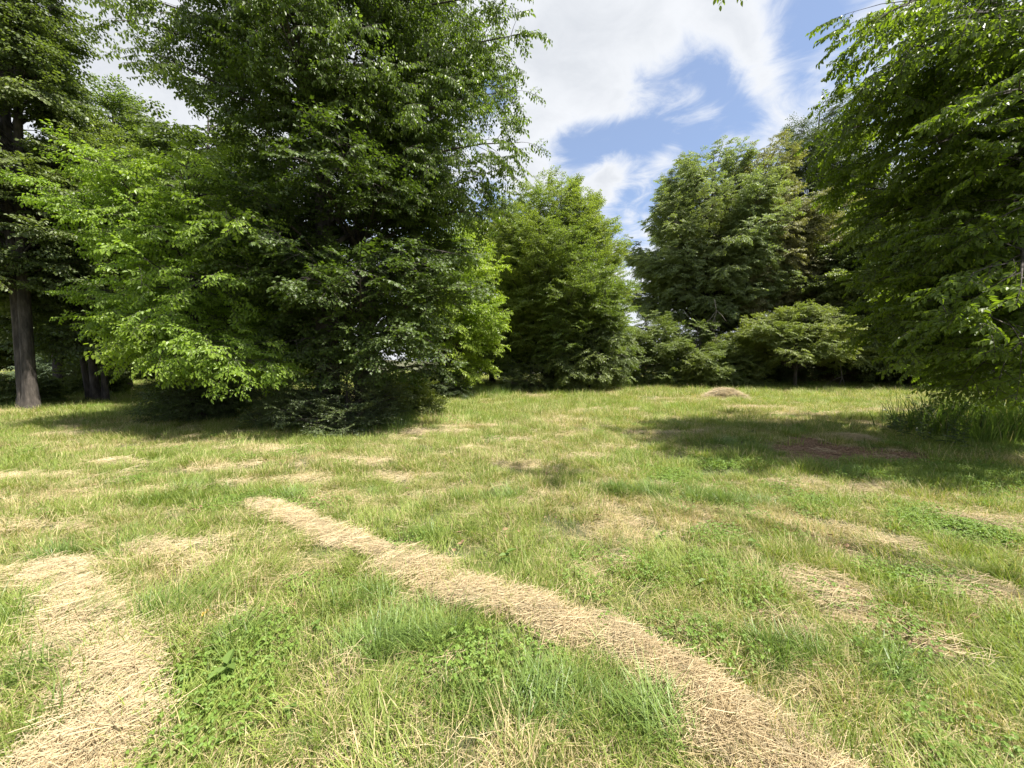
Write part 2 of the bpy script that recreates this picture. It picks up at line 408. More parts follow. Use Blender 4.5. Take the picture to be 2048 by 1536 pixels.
        k = np.ones(n, bool); k[used] = False; P, E, SC, pid, tn = P[k], E[k], SC[k], pid[k], tn[k]
    tag(scatter('crown', P, E, SC, pid, col, tn, root), kind='stuff')
    NT_COUNT.append((name, len(P)))
    return root
NT_COUNT = []

G1, G2 = (.030, .065, .012), (.060, .115, .020)
M_ELM = leaf_mat('elm_leaf', (.082, .122, .026), (.145, .20, .045), (.22, .28, .05), .44, .42)
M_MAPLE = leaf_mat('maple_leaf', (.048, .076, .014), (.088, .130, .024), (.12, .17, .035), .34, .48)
M_ASH = leaf_mat('ash_leaflet', (.082, .120, .020), (.148, .198, .030), (.24, .28, .05), .52, .42)
M_GREY = leaf_mat('grey_green_leaf', (.15, .19, .085), (.26, .31, .14), (0.240, 0.252, 0.084), .40, .45)
M_OLIVE = leaf_mat('olive_leaf', (.165, .17, .08), (.25, .255, .12), (.26, .22, .11), .35, .5)
M_LIGHT = leaf_mat('light_leaf', (.15, .225, .035), (.25, .35, .05), (.36, .42, .07), .46, .42)
M_HEDGE = leaf_mat('hedge_leaf', (.105, .14, .042), (.18, .22, .07), (.27, .29, .08), .40, .48)
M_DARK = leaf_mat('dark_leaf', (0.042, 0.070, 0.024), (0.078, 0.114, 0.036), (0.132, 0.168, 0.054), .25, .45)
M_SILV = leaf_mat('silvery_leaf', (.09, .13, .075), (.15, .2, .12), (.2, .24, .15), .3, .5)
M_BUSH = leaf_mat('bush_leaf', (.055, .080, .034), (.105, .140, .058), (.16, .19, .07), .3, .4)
M_BRON = leaf_mat('bronze_leaf', (.07, .045, .025), (.12, .08, .04), (.12, .10, .04), .3, .5)

make_twigs('elm', 'ovate', M_ELM, BARK_D, 4, .55, .086, 5, 7, .6, 1, hang=.8)
make_twigs('bright', 'ovate', M_LIGHT, BARK_D, 4, .55, .088, 5, 7, .5, 2, hang=.5)
make_twigs('maple', 'maple', M_MAPLE, BARK_D, 4, .5, .088, 5, 5, .3, 3, hang=.35)
make_twigs('ash', 'ovate', M_ASH, BARK_D, 4, .6, .088, 4, 6, .6, 4, pinnate=True, hang=.45)
make_twigs('grey', 'round', M_GREY, BARK_D, 3, .55, .085, 5, 6, .5, 5, hang=.5)
make_twigs('olive', 'round', M_OLIVE, BARK_D, 3, .55, .08, 5, 6, .5, 6, hang=.5)
make_twigs('light', 'round', M_HEDGE, BARK_D, 3, .55, .085, 5, 6, .4, 7, hang=.35)
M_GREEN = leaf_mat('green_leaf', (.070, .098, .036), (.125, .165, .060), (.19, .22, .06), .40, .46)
make_twigs('green', 'round', M_GREEN, BARK_D, 3, .55, .09, 5, 6, .4, 8, hang=.4)
M_MID = leaf_mat('linden_leaf', (.105, .155, .045), (.185, .24, .072), (.29, .32, .08), .45, .42)
make_twigs('mid', 'ovate', M_MID, BARK_D, 3, .55, .095, 5, 6, .4, 12, hang=.4)
make_twigs('dark', 'long', M_DARK, BARK_D, 3, .55, .09, 5, 6, .3, 9, hang=.2)
make_twigs('silver', 'long', M_SILV, BARK_D, 3, .5, .09, 5, 6, .3, 10, hang=.1)
make_twigs('bush', 'ovate', M_BUSH, BARK_D, 3, .42, .055, 5, 7, .3, 11, hang=.1)
make_twigs('bronze', 'long', M_BRON, BARK_D, 3, .55, .08, 5, 6, .4, 13, hang=.5)
#__TREES__
def px(X, d): return (X - 1024) / FPX * d
# --- the tall elm left of the middle: crown from the ground to beyond the top of the frame
tree('elm_tree', 'tallest leafy tree left of the middle, drooping glossy leaves reaching the top edge', (-4.9, 10.2), 17.5,
     [(.30, 3.0), (.42, 3.9), (.55, 4.2), (.7, 4.0), (.85, 2.8), (1, .8)], 'elm', wild=.45, azf=lambda a, t: (.55 if cos(a) < -.1 else .98) * (.8 if sin(a) < -.5 else 1), nb=88, tw=1.0, first=.2, tr=.30, seed=11, cap=1.7, u0=.35, hang=.5,
     el=(5, 45), tint=.1, leaves=300,
     extra=[tuple(at(1035, 100, 9.6)) + (8.5,), tuple(at(1020, 205, 9.4)) + (6.5,), tuple(at(1030, 300, 9.2)) + (5.2,), tuple(at(1000, 350, 9.8)) + (4.6,), tuple(at(310, 30, 9)) + (8.6,),
            tuple(at(290, 75, 9)) + (8,), tuple(at(330, 130, 8.6)) + (7,), tuple(at(990, 30, 9.0)) + (9.4,), tuple(at(990, 420, 10.5)) + (4,)])
# --- the broad maple in front of it, branches to the ground
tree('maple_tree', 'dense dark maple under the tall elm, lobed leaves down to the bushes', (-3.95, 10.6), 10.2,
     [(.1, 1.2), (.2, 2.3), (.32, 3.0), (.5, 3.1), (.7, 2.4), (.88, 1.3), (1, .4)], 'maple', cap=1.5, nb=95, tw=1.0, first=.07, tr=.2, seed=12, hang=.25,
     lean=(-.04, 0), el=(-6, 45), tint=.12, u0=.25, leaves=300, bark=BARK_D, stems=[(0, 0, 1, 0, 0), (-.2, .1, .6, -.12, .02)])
# --- the bright low tree on the left
tree('hackberry_tree', 'low spreading tree with bright yellow-green leaves hanging left of the dark maple', (-8.7, 10.6), 7.6,
     [(.2, 1.6), (.35, 2.5), (.55, 2.7), (.75, 2.2), (.9, 1.3), (1, .4)], 'bright', azf=lambda a, t: .62 if cos(a) < -.2 else 1, nb=46, cap=1.1, tw=.9, first=.2, tr=.14, seed=13, hang=.35,
     el=(0, 35), tint=.2, leaves=300,
     extra=[tuple(at(125, 395, 8.8)) + (3.3,), tuple(at(195, 325, 8.9)) + (4,), tuple(at(165, 430, 8.6)) + (3,), tuple(at(240, 345, 8.4)) + (4,), tuple(at(300, 520, 8.0)) + (3,),
            tuple(at(265, 665, 8.4)) + (1.8,), tuple(at(300, 635, 8.0)) + (2,), tuple(at(330, 700, 7.9)) + (1.8,), tuple(at(470, 720, 7.8)) + (2,),
            tuple(at(520, 735, 8.0)) + (2,), tuple(at(420, 690, 7.7)) + (2,), tuple(at(480, 440, 7.8)) + (4,), tuple(at(380, 360, 8.0)) + (4.5,), tuple(at(430, 560, 7.8)) + (3,), tuple(at(250, 430, 8)) + (3.5,)])
# --- left edge
tree('soft_maple_tree', 'tall tree at the left edge with a forked grey trunk in the grass', (-16.1, 12.9), 20,
     [(.2, 2.6), (.3, 3.4), (.5, 3.8), (.7, 3.2), (.88, 2.0), (1, .6)], 'green', lean=(0, 0), azf=lambda a, t: ((.42 + .25 * (t < .45)) if cos(a) > 0 else 1.0) * (.5 if sin(a) > .25 else 1), nb=150, tw=1.15, first=.2, tr=.23, seed=14, hang=.2,
     el=(0, 55), tint=.2, bark=BARK_D, stems=[(-.12, 0, .85, -.015, 0), (.16, -.16, .7, .02, .0)], sub_k=.3)
tree('soft_maple_tree', 'slender pointed tree behind the bright low tree, top against the cloud', (px(250, 21), 21), 15.6,
     [(.15, 2.4), (.3, 2.8), (.55, 2.5), (.75, 1.7), (.9, .8), (1, .2)], 'mid', nb=95, tw=1.4, first=.12, tr=.24, seed=15, hang=0, el=(10, 65), tint=.15)
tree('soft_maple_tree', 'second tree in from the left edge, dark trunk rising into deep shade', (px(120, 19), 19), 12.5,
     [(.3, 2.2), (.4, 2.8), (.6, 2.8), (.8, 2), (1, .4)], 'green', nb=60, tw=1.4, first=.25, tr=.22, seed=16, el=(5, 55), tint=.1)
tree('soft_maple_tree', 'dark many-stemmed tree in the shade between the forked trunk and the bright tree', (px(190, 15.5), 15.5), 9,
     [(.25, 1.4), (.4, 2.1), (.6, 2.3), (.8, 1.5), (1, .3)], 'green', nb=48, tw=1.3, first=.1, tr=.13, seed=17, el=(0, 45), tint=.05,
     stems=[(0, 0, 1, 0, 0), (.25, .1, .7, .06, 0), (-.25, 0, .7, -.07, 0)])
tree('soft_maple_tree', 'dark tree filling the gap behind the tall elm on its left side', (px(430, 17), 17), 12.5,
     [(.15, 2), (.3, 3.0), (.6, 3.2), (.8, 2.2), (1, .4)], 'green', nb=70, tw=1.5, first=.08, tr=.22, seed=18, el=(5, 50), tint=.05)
tree('background_tree', 'far tree at the left edge seen between trunks, pale sky beside it', (px(-40, 34), 34), 15,
     [(.12, 3), (.3, 4.5), (.6, 4.5), (.85, 3), (1, .4)], 'green', nb=70, tw=2, first=.1, tr=.25, seed=19, subs=False, tint=.3)
tree('background_tree', 'far sunlit tree beyond the shaded lawn left of the bright tree', (px(100, 40), 40), 14,
     [(.1, 4), (.3, 5.5), (.6, 5), (.85, 3), (1, .4)], 'light', nb=80, tw=2.2, first=.08, tr=.25, seed=20, subs=False, tint=.1)
tree('background_tree', 'far tree behind the trunks under the bright tree', (px(330, 36), 36), 15,
     [(.08, 5), (.3, 6), (.6, 5.5), (.85, 3), (1, .4)], 'green', nb=90, tw=2.2, first=.06, tr=.25, seed=21, subs=False, tint=.2)
tree('background_tree', 'far tree directly behind the trunk of the tall elm', (px(560, 31), 31), 13,
     [(.07, 4), (.3, 5), (.6, 4.8), (.85, 3), (1, .4)], 'mid', nb=80, tw=2.2, first=.06, tr=.25, seed=22, subs=False, tint=.2)
tree('silver_shrub', 'pale silvery shrub far off under the shaded trees at left', (px(118, 30), 30), 2.3, [(.1, 1.4), (.4, 1.8), (.8, 1.3), (1, .5)],
     'silver', nb=50, tw=1.2, first=.03, tr=.06, seed=23, subs=False, cat='shrub', tint=.2, group=None)
# --- middle
tree('linden_tree', 'yellow-green sunlit tree just right of the dark maple with a shaded trunk', (px(895, 18.5), 18.5), 8.6,
     [(.12, 1.3), (.3, 2.0), (.55, 2.2), (.75, 1.7), (1, .3)], 'bright', nb=75, tw=1.2, first=.1, tr=.16, seed=24, hang=.4, el=(0, 45), tint=.35,
     stems=[(0, 0, 1, 0, 0), (.25, .1, .7, .05, 0), (-.3, 0, .6, -.06, 0)])
tree('linden_tree', 'round-headed tree in the middle standing apart against the blue sky', (px(1105, 23), 23), 11.9,
     [(.1, 2.8), (.25, 3.6), (.45, 4.0), (.65, 3.9), (.8, 3.3), (.91, 2.2), (1, .9)], 'mid', nb=140, tw=1.0, cap=1.5, u0=.4, first=.06, tr=.22, seed=25, hang=.05, wild=.22,
     el=(15, 72), tint=.35, hue=.4, stems=[(0, 0, 1, 0, 0), (.4, .1, .7, .06, 0), (-.4, 0, .7, -.06, 0)])
tree('locust_tree', 'lacy low tree at the foot of the round-headed tree, fine drooping foliage', (px(1180, 21.5), 21.5), 4.6,
     [(.15, 1.8), (.4, 2.4), (.7, 1.9), (1, .5)], 'green', nb=70, tw=.95, first=.1, tr=.08, seed=26, hang=.6, tint=.45, el=(0, 40), cat='small tree')
tree('background_tree', 'tree behind the yellow-green linden, filling the gap toward the round-headed tree', (px(985, 28), 28), 12.2,
     [(.1, 3), (.3, 4), (.6, 3.6), (.85, 2.2), (1, .4)], 'light', nb=90, tw=1.7, first=.08, tr=.2, seed=27, subs=False, tint=.2)
# --- right middle
tree('pear_tree', 'tall grey-green tree with drooping fine foliage right of the round-headed tree', (px(1405, 29.5), 29.5), 17.6,
     [(.25, 3.0), (.42, 4.7), (.6, 5.2), (.78, 4.4), (.92, 2.6), (1, .5)], 'grey', nb=150, u0=.42, cap=1.2, tw=.95, wild=.2, first=.22, tr=.34, seed=28, hang=.45, el=(10, 62), tint=.12, bark=BARK,
     stems=[(0, 0, 1, 0, 0), (.55, .1, .75, .03, 0)], azf=lambda a, t: 1.12 if cos(a) < 0 else .95)
tree('oak_tree', 'olive-brown topped tree with a leaning trunk beside the tall grey-green tree', (px(1480, 29.2), 29.2), 17.6,
     [(.3, 2.6), (.45, 3.6), (.6, 3.9), (.78, 3.2), (.92, 1.8), (1, .4)], 'olive', nb=82, u0=.42, cap=1.5, tw=1.15, first=.24, tr=.3, seed=29, hang=.5, el=(10, 55), tint=.2, bark=BARK_D,
     lean=(.04, 0))
tree('sycamore_tree', 'tallest dark tree at right whose crown shows above the olive one', (px(1600, 35), 35), 24.2,
     [(.3, 3), (.5, 3.8), (.7, 3.6), (.85, 2.8), (.95, 1.8), (1, .6)], 'dark', nb=95, tw=1.8, first=.25, tr=.4, seed=30, tint=.35, el=(10, 55), subs=False)
tree('sycamore_tree', 'dark broad tree behind the near right branches', (px(1790, 33), 33), 18.5,
     [(.15, 3), (.4, 5), (.6, 5), (.8, 4), (.93, 2.4), (1, 1)], 'dark', nb=90, tw=1.9, first=.15, tr=.4, seed=31, tint=.6, el=(10, 50), subs=False)
tree('spruce_tree', 'blackish evergreen half hidden behind the leaning trunk', (px(1450, 31), 31), 8.6,
     [(.08, 3.6), (.3, 3), (.6, 2), (1, .2)], 'dark', nb=70, tw=1.4, first=.05, tr=.2, seed=32, tint=0, el=(-12, 10), subs=False, hang=.1)
tree('dogwood_tree', 'low dogwood with flat pale-leaved layers over the dark thicket', (px(1590, 24.0), 24.0), 5.0,
     [(.35, 2.6), (.5, 3.4), (.7, 3.4), (.85, 2.6), (1, 1)], 'light', nb=80, tw=.85, cap=1.1, first=.25, tr=.1, seed=33, hang=.05, flat=.08, el=(5, 12), tint=.45, cat='small tree')
tree('background_tree', 'sunlit tree behind the near right branches, pale green in patches', (px(1830, 24), 24), 12.5,
     [(.1, 4), (.3, 5), (.55, 5), (.8, 3.6), (1, .6)], 'light', nb=130, tw=1.5, first=.1, tr=.26, seed=34, tint=.1, subs=False)
tree('background_tree', 'tree at the right edge seen beyond the near trunk', (px(2060, 23), 23), 12.5,
     [(.1, 4), (.3, 5), (.55, 5), (.8, 3.6), (1, .6)], 'mid', nb=110, tw=1.6, first=.1, tr=.26, seed=35, tint=.5, subs=False)
tree('background_tree', 'olive-tipped tree between the leaning oak and the sunlit tree on its right', (px(1690, 28), 28), 13.0,
     [(.1, 3), (.3, 4.2), (.6, 4.2), (.8, 3), (1, .5)], 'olive', nb=110, tw=1.5, first=.1, tr=.24, seed=36, tint=.1, subs=False)
# shrubs along the far edge
for i, (X, d, h, rr, k, lab, tn) in enumerate([
        (1290, 25.5, 4.9, 2.2, 'light', 'yellowish honeysuckle bush left of the hay heap, tallest of the hedge', .0),
        (1390, 25.0, 4.3, 2.1, 'light', 'pale bush in the hedge straight behind the hay heap', .1),
        (1450, 25.6, 3.4, 2.0, 'green', 'mid green bush between the pale bushes and the dark thicket', .6),
        (1530, 27.0, 4.2, 2.4, 'dark', 'dark bush under the leaning oak', .1),
        (1610, 27.5, 4.6, 2.4, 'bronze', 'brownish bush in the deep shade under the dogwood layers', .2),
        (1700, 28.0, 4.8, 2.6, 'dark', 'darkest bush of the thicket, right of the dogwood', .3),
        (1790, 27.0, 4.0, 2.2, 'green', 'bush with pale sprays low in the thicket behind the bare soil patch', .7),
        (1880, 27.0, 4.4, 2.4, 'dark', 'dark bush behind the tall weeds', .3),
        (1980, 26.0, 3.4, 2.4, 'dark', 'last dark bush of the hedge at the right edge', .4),
        (2120, 26.0, 3.6, 2.6, 'dark', 'bush of the hedge past the near trunk', .4)]):
    tree('hedge_bush', lab, (px(X, d), d), h, [(.04, rr * .8), (.3, rr), (.6, rr * .95), (.85, rr * .65), (1, .3)], k, nb=90, tw=.85, cap=.8, first=.02, tr=.05,
         seed=50 + i, hang=.15, el=(0, 45), u0=.35, subs=False, cat='bush', group='bushes of the far hedge', tint=tn, z0=.05)
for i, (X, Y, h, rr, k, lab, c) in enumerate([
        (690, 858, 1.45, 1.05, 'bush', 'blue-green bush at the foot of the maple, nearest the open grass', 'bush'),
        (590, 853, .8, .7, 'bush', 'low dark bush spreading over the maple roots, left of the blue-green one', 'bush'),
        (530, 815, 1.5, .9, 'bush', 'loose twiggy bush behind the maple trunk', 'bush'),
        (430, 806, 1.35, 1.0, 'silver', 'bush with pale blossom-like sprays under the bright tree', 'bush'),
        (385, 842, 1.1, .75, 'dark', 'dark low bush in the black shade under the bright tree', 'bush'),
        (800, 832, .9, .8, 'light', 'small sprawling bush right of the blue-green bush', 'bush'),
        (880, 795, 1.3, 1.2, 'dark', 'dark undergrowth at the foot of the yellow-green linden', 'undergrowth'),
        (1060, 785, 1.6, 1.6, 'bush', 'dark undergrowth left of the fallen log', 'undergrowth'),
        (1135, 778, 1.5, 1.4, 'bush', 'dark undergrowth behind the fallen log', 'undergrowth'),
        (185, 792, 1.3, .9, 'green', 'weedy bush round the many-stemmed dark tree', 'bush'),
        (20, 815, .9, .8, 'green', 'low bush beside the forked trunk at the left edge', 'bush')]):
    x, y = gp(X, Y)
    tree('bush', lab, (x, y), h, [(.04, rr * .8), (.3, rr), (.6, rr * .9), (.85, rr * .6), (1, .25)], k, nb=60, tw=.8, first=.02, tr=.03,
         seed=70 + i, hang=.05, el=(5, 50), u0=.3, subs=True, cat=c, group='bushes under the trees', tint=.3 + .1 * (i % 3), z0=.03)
# --- the near tree on the right
tree('ash_tree', 'near leaning tree at the right edge, big dark leaflets overhanging the grass', (11.0, 8.4), 11.5,
     [(.12, 2.6), (.22, 3.4), (.4, 4.0), (.6, 3.9), (.8, 2.8), (1, 1)], 'ash', nb=24, u0=.4, cap=1.0, spacing=.32, subgap=.36, tw=.9, first=.1, tr=.34, seed=40, hang=.25, el=(0, 50), tint=.1, leaves=300,
     bark=BARK_D, lean=(.03, 0), hue=.35, azf=lambda a, t: .5 if sin(a) > .1 else (.72 if cos(a) < -.3 and sin(a) > -.6 else 1.1),
     extra=[tuple(at(1725, 215, 6.6)) + (7.5,), tuple(at(1740, 60, 6.4)) + (8.5,), tuple(at(1650, 280, 8.0)) + (5.8,), tuple(at(1700, 340, 8.0)) + (5.6,), tuple(at(1750, 560, 7.6)) + (3.4,),
            tuple(at(1750, 440, 7.2)) + (4.6,), tuple(at(1760, 640, 7.4)) + (2.6,), tuple(at(1840, 670, 7.0)) + (2.4,),
            tuple(at(1970, 640, 5.0)) + (3,), tuple(at(2030, 560, 4.6)) + (3.6,), tuple(at(1790, 120, 6.0)) + (7,), tuple(at(1850, 300, 6.0)) + (5.5,), tuple(at(1960, 730, 6.2)) + (1.9,),
            tuple(at(2040, 700, 5.0)) + (2.2,), tuple(at(1930, 480, 5.6)) + (4,), tuple(at(1900, 60, 5.2)) + (7,), tuple(at(2000, 200, 4.8)) + (6,), tuple(at(1980, 330, 5.4)) + (5,), tuple(at(2040, 420, 5.0)) + (4.6,), tuple(at(1880, 560, 6.4)) + (3.6,),
            tuple(at(2060, 300, 5.2)) + (5.5,), tuple(at(1960, 560, 6.0)) + (3.6,), tuple(at(2080, 600, 5.6)) + (3,), tuple(at(2040, 100, 5.2)) + (7,), tuple(at(1850, 180, 6.6)) + (6.6,), tuple(at(1800, 400, 7.0)) + (4.8,), tuple(at(1900, 640, 6.8)) + (2.6,), tuple(at(2010, 760, 6.4)) + (1.8,)])
tree('overhanging_tree', 'tree leaning in from above, only its lowest leaf tips dip past the top edge', (9.5, -1.2), 9.5,
     [(.9, 1.0), (1, .6)], 'ash', nb=2, tw=.7, first=.5, tr=.2, seed=41, tint=.1, sub_k=.05, cap=.25, u0=.9, subgap=1.5, extra=[tuple(at(1540, -60, 4.3)) + (7.5,), tuple(at(1590, -75, 4.2)) + (7.6,)])
#__GROUND__
# ------------------------------------------------------------------ ground
def seg_dist(x, y, pts):            # distance to a polyline with half widths, in units of the half width
    best = np.full(np.shape(x), 1e9)
    for (x0, y0, w0), (x1, y1, w1) in zip(pts[:-1], pts[1:]):
        dx, dy = x1 - x0, y1 - y0; t = (((x - x0) * dx + (y - y0) * dy) / (dx * dx + dy * dy)).clip(0, 1)
        best = np.minimum(best, np.hypot(x - x0 - t * dx, y - y0 - t * dy) / (w0 + (w1 - w0) * t))
    return best
ROW = [(a, b, w * .68) for a, b, w in [gp(505, 1012) + (.10,), gp(590, 1050) + (.16,), gp(700, 1098) + (.16,), gp(820, 1155) + (.14,), gp(940, 1212) + (.15,), gp(1060, 1250) + (.12,),
       gp(1180, 1295) + (.11,), gp(1300, 1355) + (.14,), gp(1400, 1430) + (.19,), gp(1520, 1520) + (.18,), gp(1650, 1620) + (.17,), gp(1790, 1750) + (.17,)]]
ROW_L = [gp(85, 1150) + (.11,), gp(110, 1230) + (.12,), gp(130, 1310) + (.14,), gp(190, 1390) + (.12,), gp(140, 1490) + (.19,), gp(130, 1620) + (.22,)]
ROWS = {'row': ROW, 'left': ROW_L}
#  strewn straw: (X, Y, half length, half width, turn)
PATCH = [(60, 1065, .55, .16, -.1), (20, 1175, .4, .12, .2), (230, 932, .6, .18, 0), (130, 905, .8, .2, 0), (470, 975, .4, .15, -.3), (590, 965, .5, .16, .1), (500, 905, .9, .3, 0), (440, 940, .7, .25, 0),
         (850, 866, 1.1, .2, 0), (1010, 886, .6, .18, 0), (720, 935, .5, .15, 0), (1075, 938, .5, .17, 0), (1170, 918, .55, .2, .2), (1250, 900, .6, .17, .1), (1385, 912, .8, .06, -.1), (1360, 982, .35, .08, -.1),
         (1530, 818, 1.3, .5, 0), (1640, 830, 1.6, .4, 0), (1760, 826, 1.5, .4, 0), (1880, 840, 1.2, .4, 0), (1350, 800, 1.4, .3, 0), (1210, 822, 1.2, .25, 0), (1150, 845, .8, .2, 0), (1750, 990, .5, .14, .2),
         (1620, 975, .3, .2, 0), (1990, 1055, .5, .3, 0), (350, 1245, .14, .06, .5), (410, 1300, .07, .12, 0), (1120, 1130, .12, .06, 0), (1700, 1205, .25, .12, .3), (1850, 1300, .3, .15, 0), (300, 1120, .5, .16, 0), (330, 1150, .25, .1, .2), (640, 1000, .5, .12, 0), (800, 960, .6, .2, 0), (950, 905, .6, .15, 0), (330, 985, .5, .1, 0), (60, 960, .8, .2, 0), (1100, 1000, .35, .14, 0), (1250, 1060, .25, .1, 0), (1620, 1180, .3, .12, 0), (1800, 1100, .3, .12, 0), (1350, 870, .9, .2, 0), (1200, 1150, .2, .08, .4), (1950, 1200, .35, .15, 0), (1600, 1290, .14, .08, 0),
         (420, 1090, .3, .08, .15), (1290, 776, 1.0, .25, 0), (1500, 1160, .12, .08, 0), (640, 1400, .12, .1, 0), (1000, 1480, .1, .08, .5), (150, 870, 1.2, .3, 0), (960, 855, 1, .2, 0), (700, 860, 1.0, .2, 0)]
SOIL = [(1650, 905, .95, .85, 0), (1745, 912, .75, .7, 0), (1610, 885, .5, .35, 0), (1645, 1085, .16, .32, .2), (1790, 1195, .12, .06, 0), (1690, 1190, .12, .05, .3), (1730, 1240, .16, .05, -.3), (1480, 1150, .05, .04, 0), (1900, 1290, .2, .06, 0),
        (240, 1170, .05, .03, 0), (860, 1180, .05, .03, 0)]
BROAD = [(1650, 1010, .5, .3, 0), (1950, 960, 1.5, .8, 0), (2000, 900, 2, .7, 0), (1350, 960, .5, .4, 0), (1500, 1080, .4, .25, 0), (1350, 1150, .5, .25, 0), (430, 1420, .25, .16, 0), (1850, 1180, .3, .2, 0), (1000, 1350, .3, .15, 0),
         (1450, 930, .7, .3, 0), (1550, 1230, .2, .12, 0), (620, 1480, .2, .1, 0), (1900, 1060, .6, .35, 0), (470, 1010, .6, .3, 0), (620, 1200, .3, .1, 0)]
TALL = [(420, 985, .5, .22, 0), (330, 1010, .4, .2, 0), (230, 1110, .25, .12, 0), (560, 1005, .5, .14, 0), (470, 1330, .16, .14, 0), (330, 1260, .2, .12, .4), (760, 1300, .35, .2, .4), (880, 1300, .3, .15, .4), (1100, 1420, .25, .14, .4), (1270, 1480, .2, .14, .4),
        (1230, 1370, .12, .08, .4), (900, 1440, .3, .12, 0), (700, 1230, .25, .08, .5), (1470, 1290, .16, .12, 0), (1400, 1000, .8, .25, -.1), (1290, 990, .6, .2, 0), (1560, 905, .6, .3, 0), (1700, 960, .7, .12, .1), (1450, 890, 1, .3, 0),
        (75, 1375, .22, .07, .3), (190, 1350, .12, .04, .3), (20, 1500, .14, .06, .3), (10, 1250, .38, .16, 0), (60, 1290, .25, .07, 0), (100, 1120, .3, .08, 0), (750, 850, .7, .5, 0), (820, 1090, .4, .1, -.2), (960, 1000, .6, .15, 0), (840, 1220, .2, .05, 0), (1600, 1340, .2, .1, -.5), (1850, 1400, .2, .1, .3)]
def field(lst, x, y):
    best = np.zeros(np.shape(x))
    for X, Y, a, b, r in lst:
        cx_, cy_ = gp(X, Y); c, s = cos(r), sin(r); dx, dy = x - cx_, y - cy_
        e = np.hypot((dx * c + dy * s) / a, (dy * c - dx * s) / b); best = np.maximum(best, (1.25 - e).clip(0, 1))
    return best
def covers(x, y):
    wob = (fbm(x, y, 2.3, 21, 3) - .5) * 1.0; wx, wy = x + wob * .35, y + (fbm(x, y, 2.0, 31, 3) - .5) * .35
    soil = (field(SOIL, wx, wy) * 2).clip(0, 1); straw = (field(PATCH, wx, wy) * 1.6).clip(0, 1)
    dry = (fbm(x, y, .55, 41, 4) * 1.0 + fbm(x, y, 2.8, 47, 3) * .6 - .37).clip(0, 1)
    dry = np.maximum(dry, straw * .9)
    tall = (field(TALL, wx, wy) * 1.6).clip(0, 1); broad = (field(BROAD, wx, wy) * 1.5).clip(0, 1)
    dry = dry * (1 - .8 * tall) * (1 - .75 * broad)
    rows = np.minimum(seg_dist(x, y, ROW), seg_dist(x, y, ROW_L))
    return soil, straw, dry, tall, broad, rows

def axis(fine, n, far, m, neg=True):
    a = np.linspace(0, fine, n); g = fine * (far / fine) ** (np.arange(1, m + 1) / m)
    p = np.concatenate([a, g]); return np.concatenate([-p[:0:-1], p]) if neg else np.concatenate([-g[::-1][-12:][::-1] * 0 - np.linspace(12, .3, 14), p])
ax = axis(11, 150, 700, 40); ay = np.concatenate([-np.array([700, 400, 200, 100, 50, 25, 12, 6, 3, 1.5, .7]), np.linspace(0, 14, 190), 14 * (700 / 14) ** (np.arange(1, 46) / 45)])
gx, gy = np.meshgrid(ax, ay); gx, gy = gx.ravel(), gy.ravel(); soil, straw, dry, tall, broad, rows = covers(gx, gy)
gz = gh(gx, gy) - soil * .03 + soil * (fbm(gx, gy, 7, 51, 3) - .5) * .05
nx = len(ax); ny = len(ay)
fc = [(j * nx + i, j * nx + i + 1, (j + 1) * nx + i + 1, (j + 1) * nx + i) for j in range(ny - 1) for i in range(nx - 1)]
n = NT('meadow_ground'); f1 = n.noise(1.3, 8, .65); f2 = n.noise(14, 8, .7); f3 = n.noise(60, 4, .6)
shaded_thatch = n.mix(n.ramp(f2, (.35, (0, 0, 0)), (.65, (1, 1, 1))), (.030, .036, .012), (.11, .095, .045))  # thatch colour darkened, carries the shade in the gaps between blades
green = n.mix(n.ramp(f3, (.35, (0, 0, 0)), (.65, (1, 1, 1))), (.035, .045, .012), (.09, .11, .03))
c = n.mix(n.ramp(n.math('ADD', n.math('MULTIPLY', f1, .5), n.attr('dry')), (.45, (0, 0, 0)), (.9, (1, 1, 1))), green, shaded_thatch)
soilc = n.ramp(f2, (.35, (.23, .135, .07)), (.55, (.38, .245, .145)), (.75, (.54, .40, .27)))
c = n.mix(n.attr('soil'), c, soilc)
p = n.n('ShaderNodeBsdfPrincipled'); p.inputs['Roughness'].default_value = .95; n.l(c, p.inputs['Base Color'])
b = n.n('ShaderNodeBump'); b.inputs['Strength'].default_value = .7; b.inputs['Distance'].default_value = .03
n.l(n.math('ADD', f2, n.math('MULTIPLY', f3, .4)), b.inputs['Height']); n.l(b.outputs[0], p.inputs['Normal']); n.l(p.outputs[0], n.out.inputs[0])
tag(mesh_obj('ground', np.stack([gx, gy, gz], 1), fc, n.m, smooth=True, attrs={'dry': dry, 'soil': soil}), kind='structure')

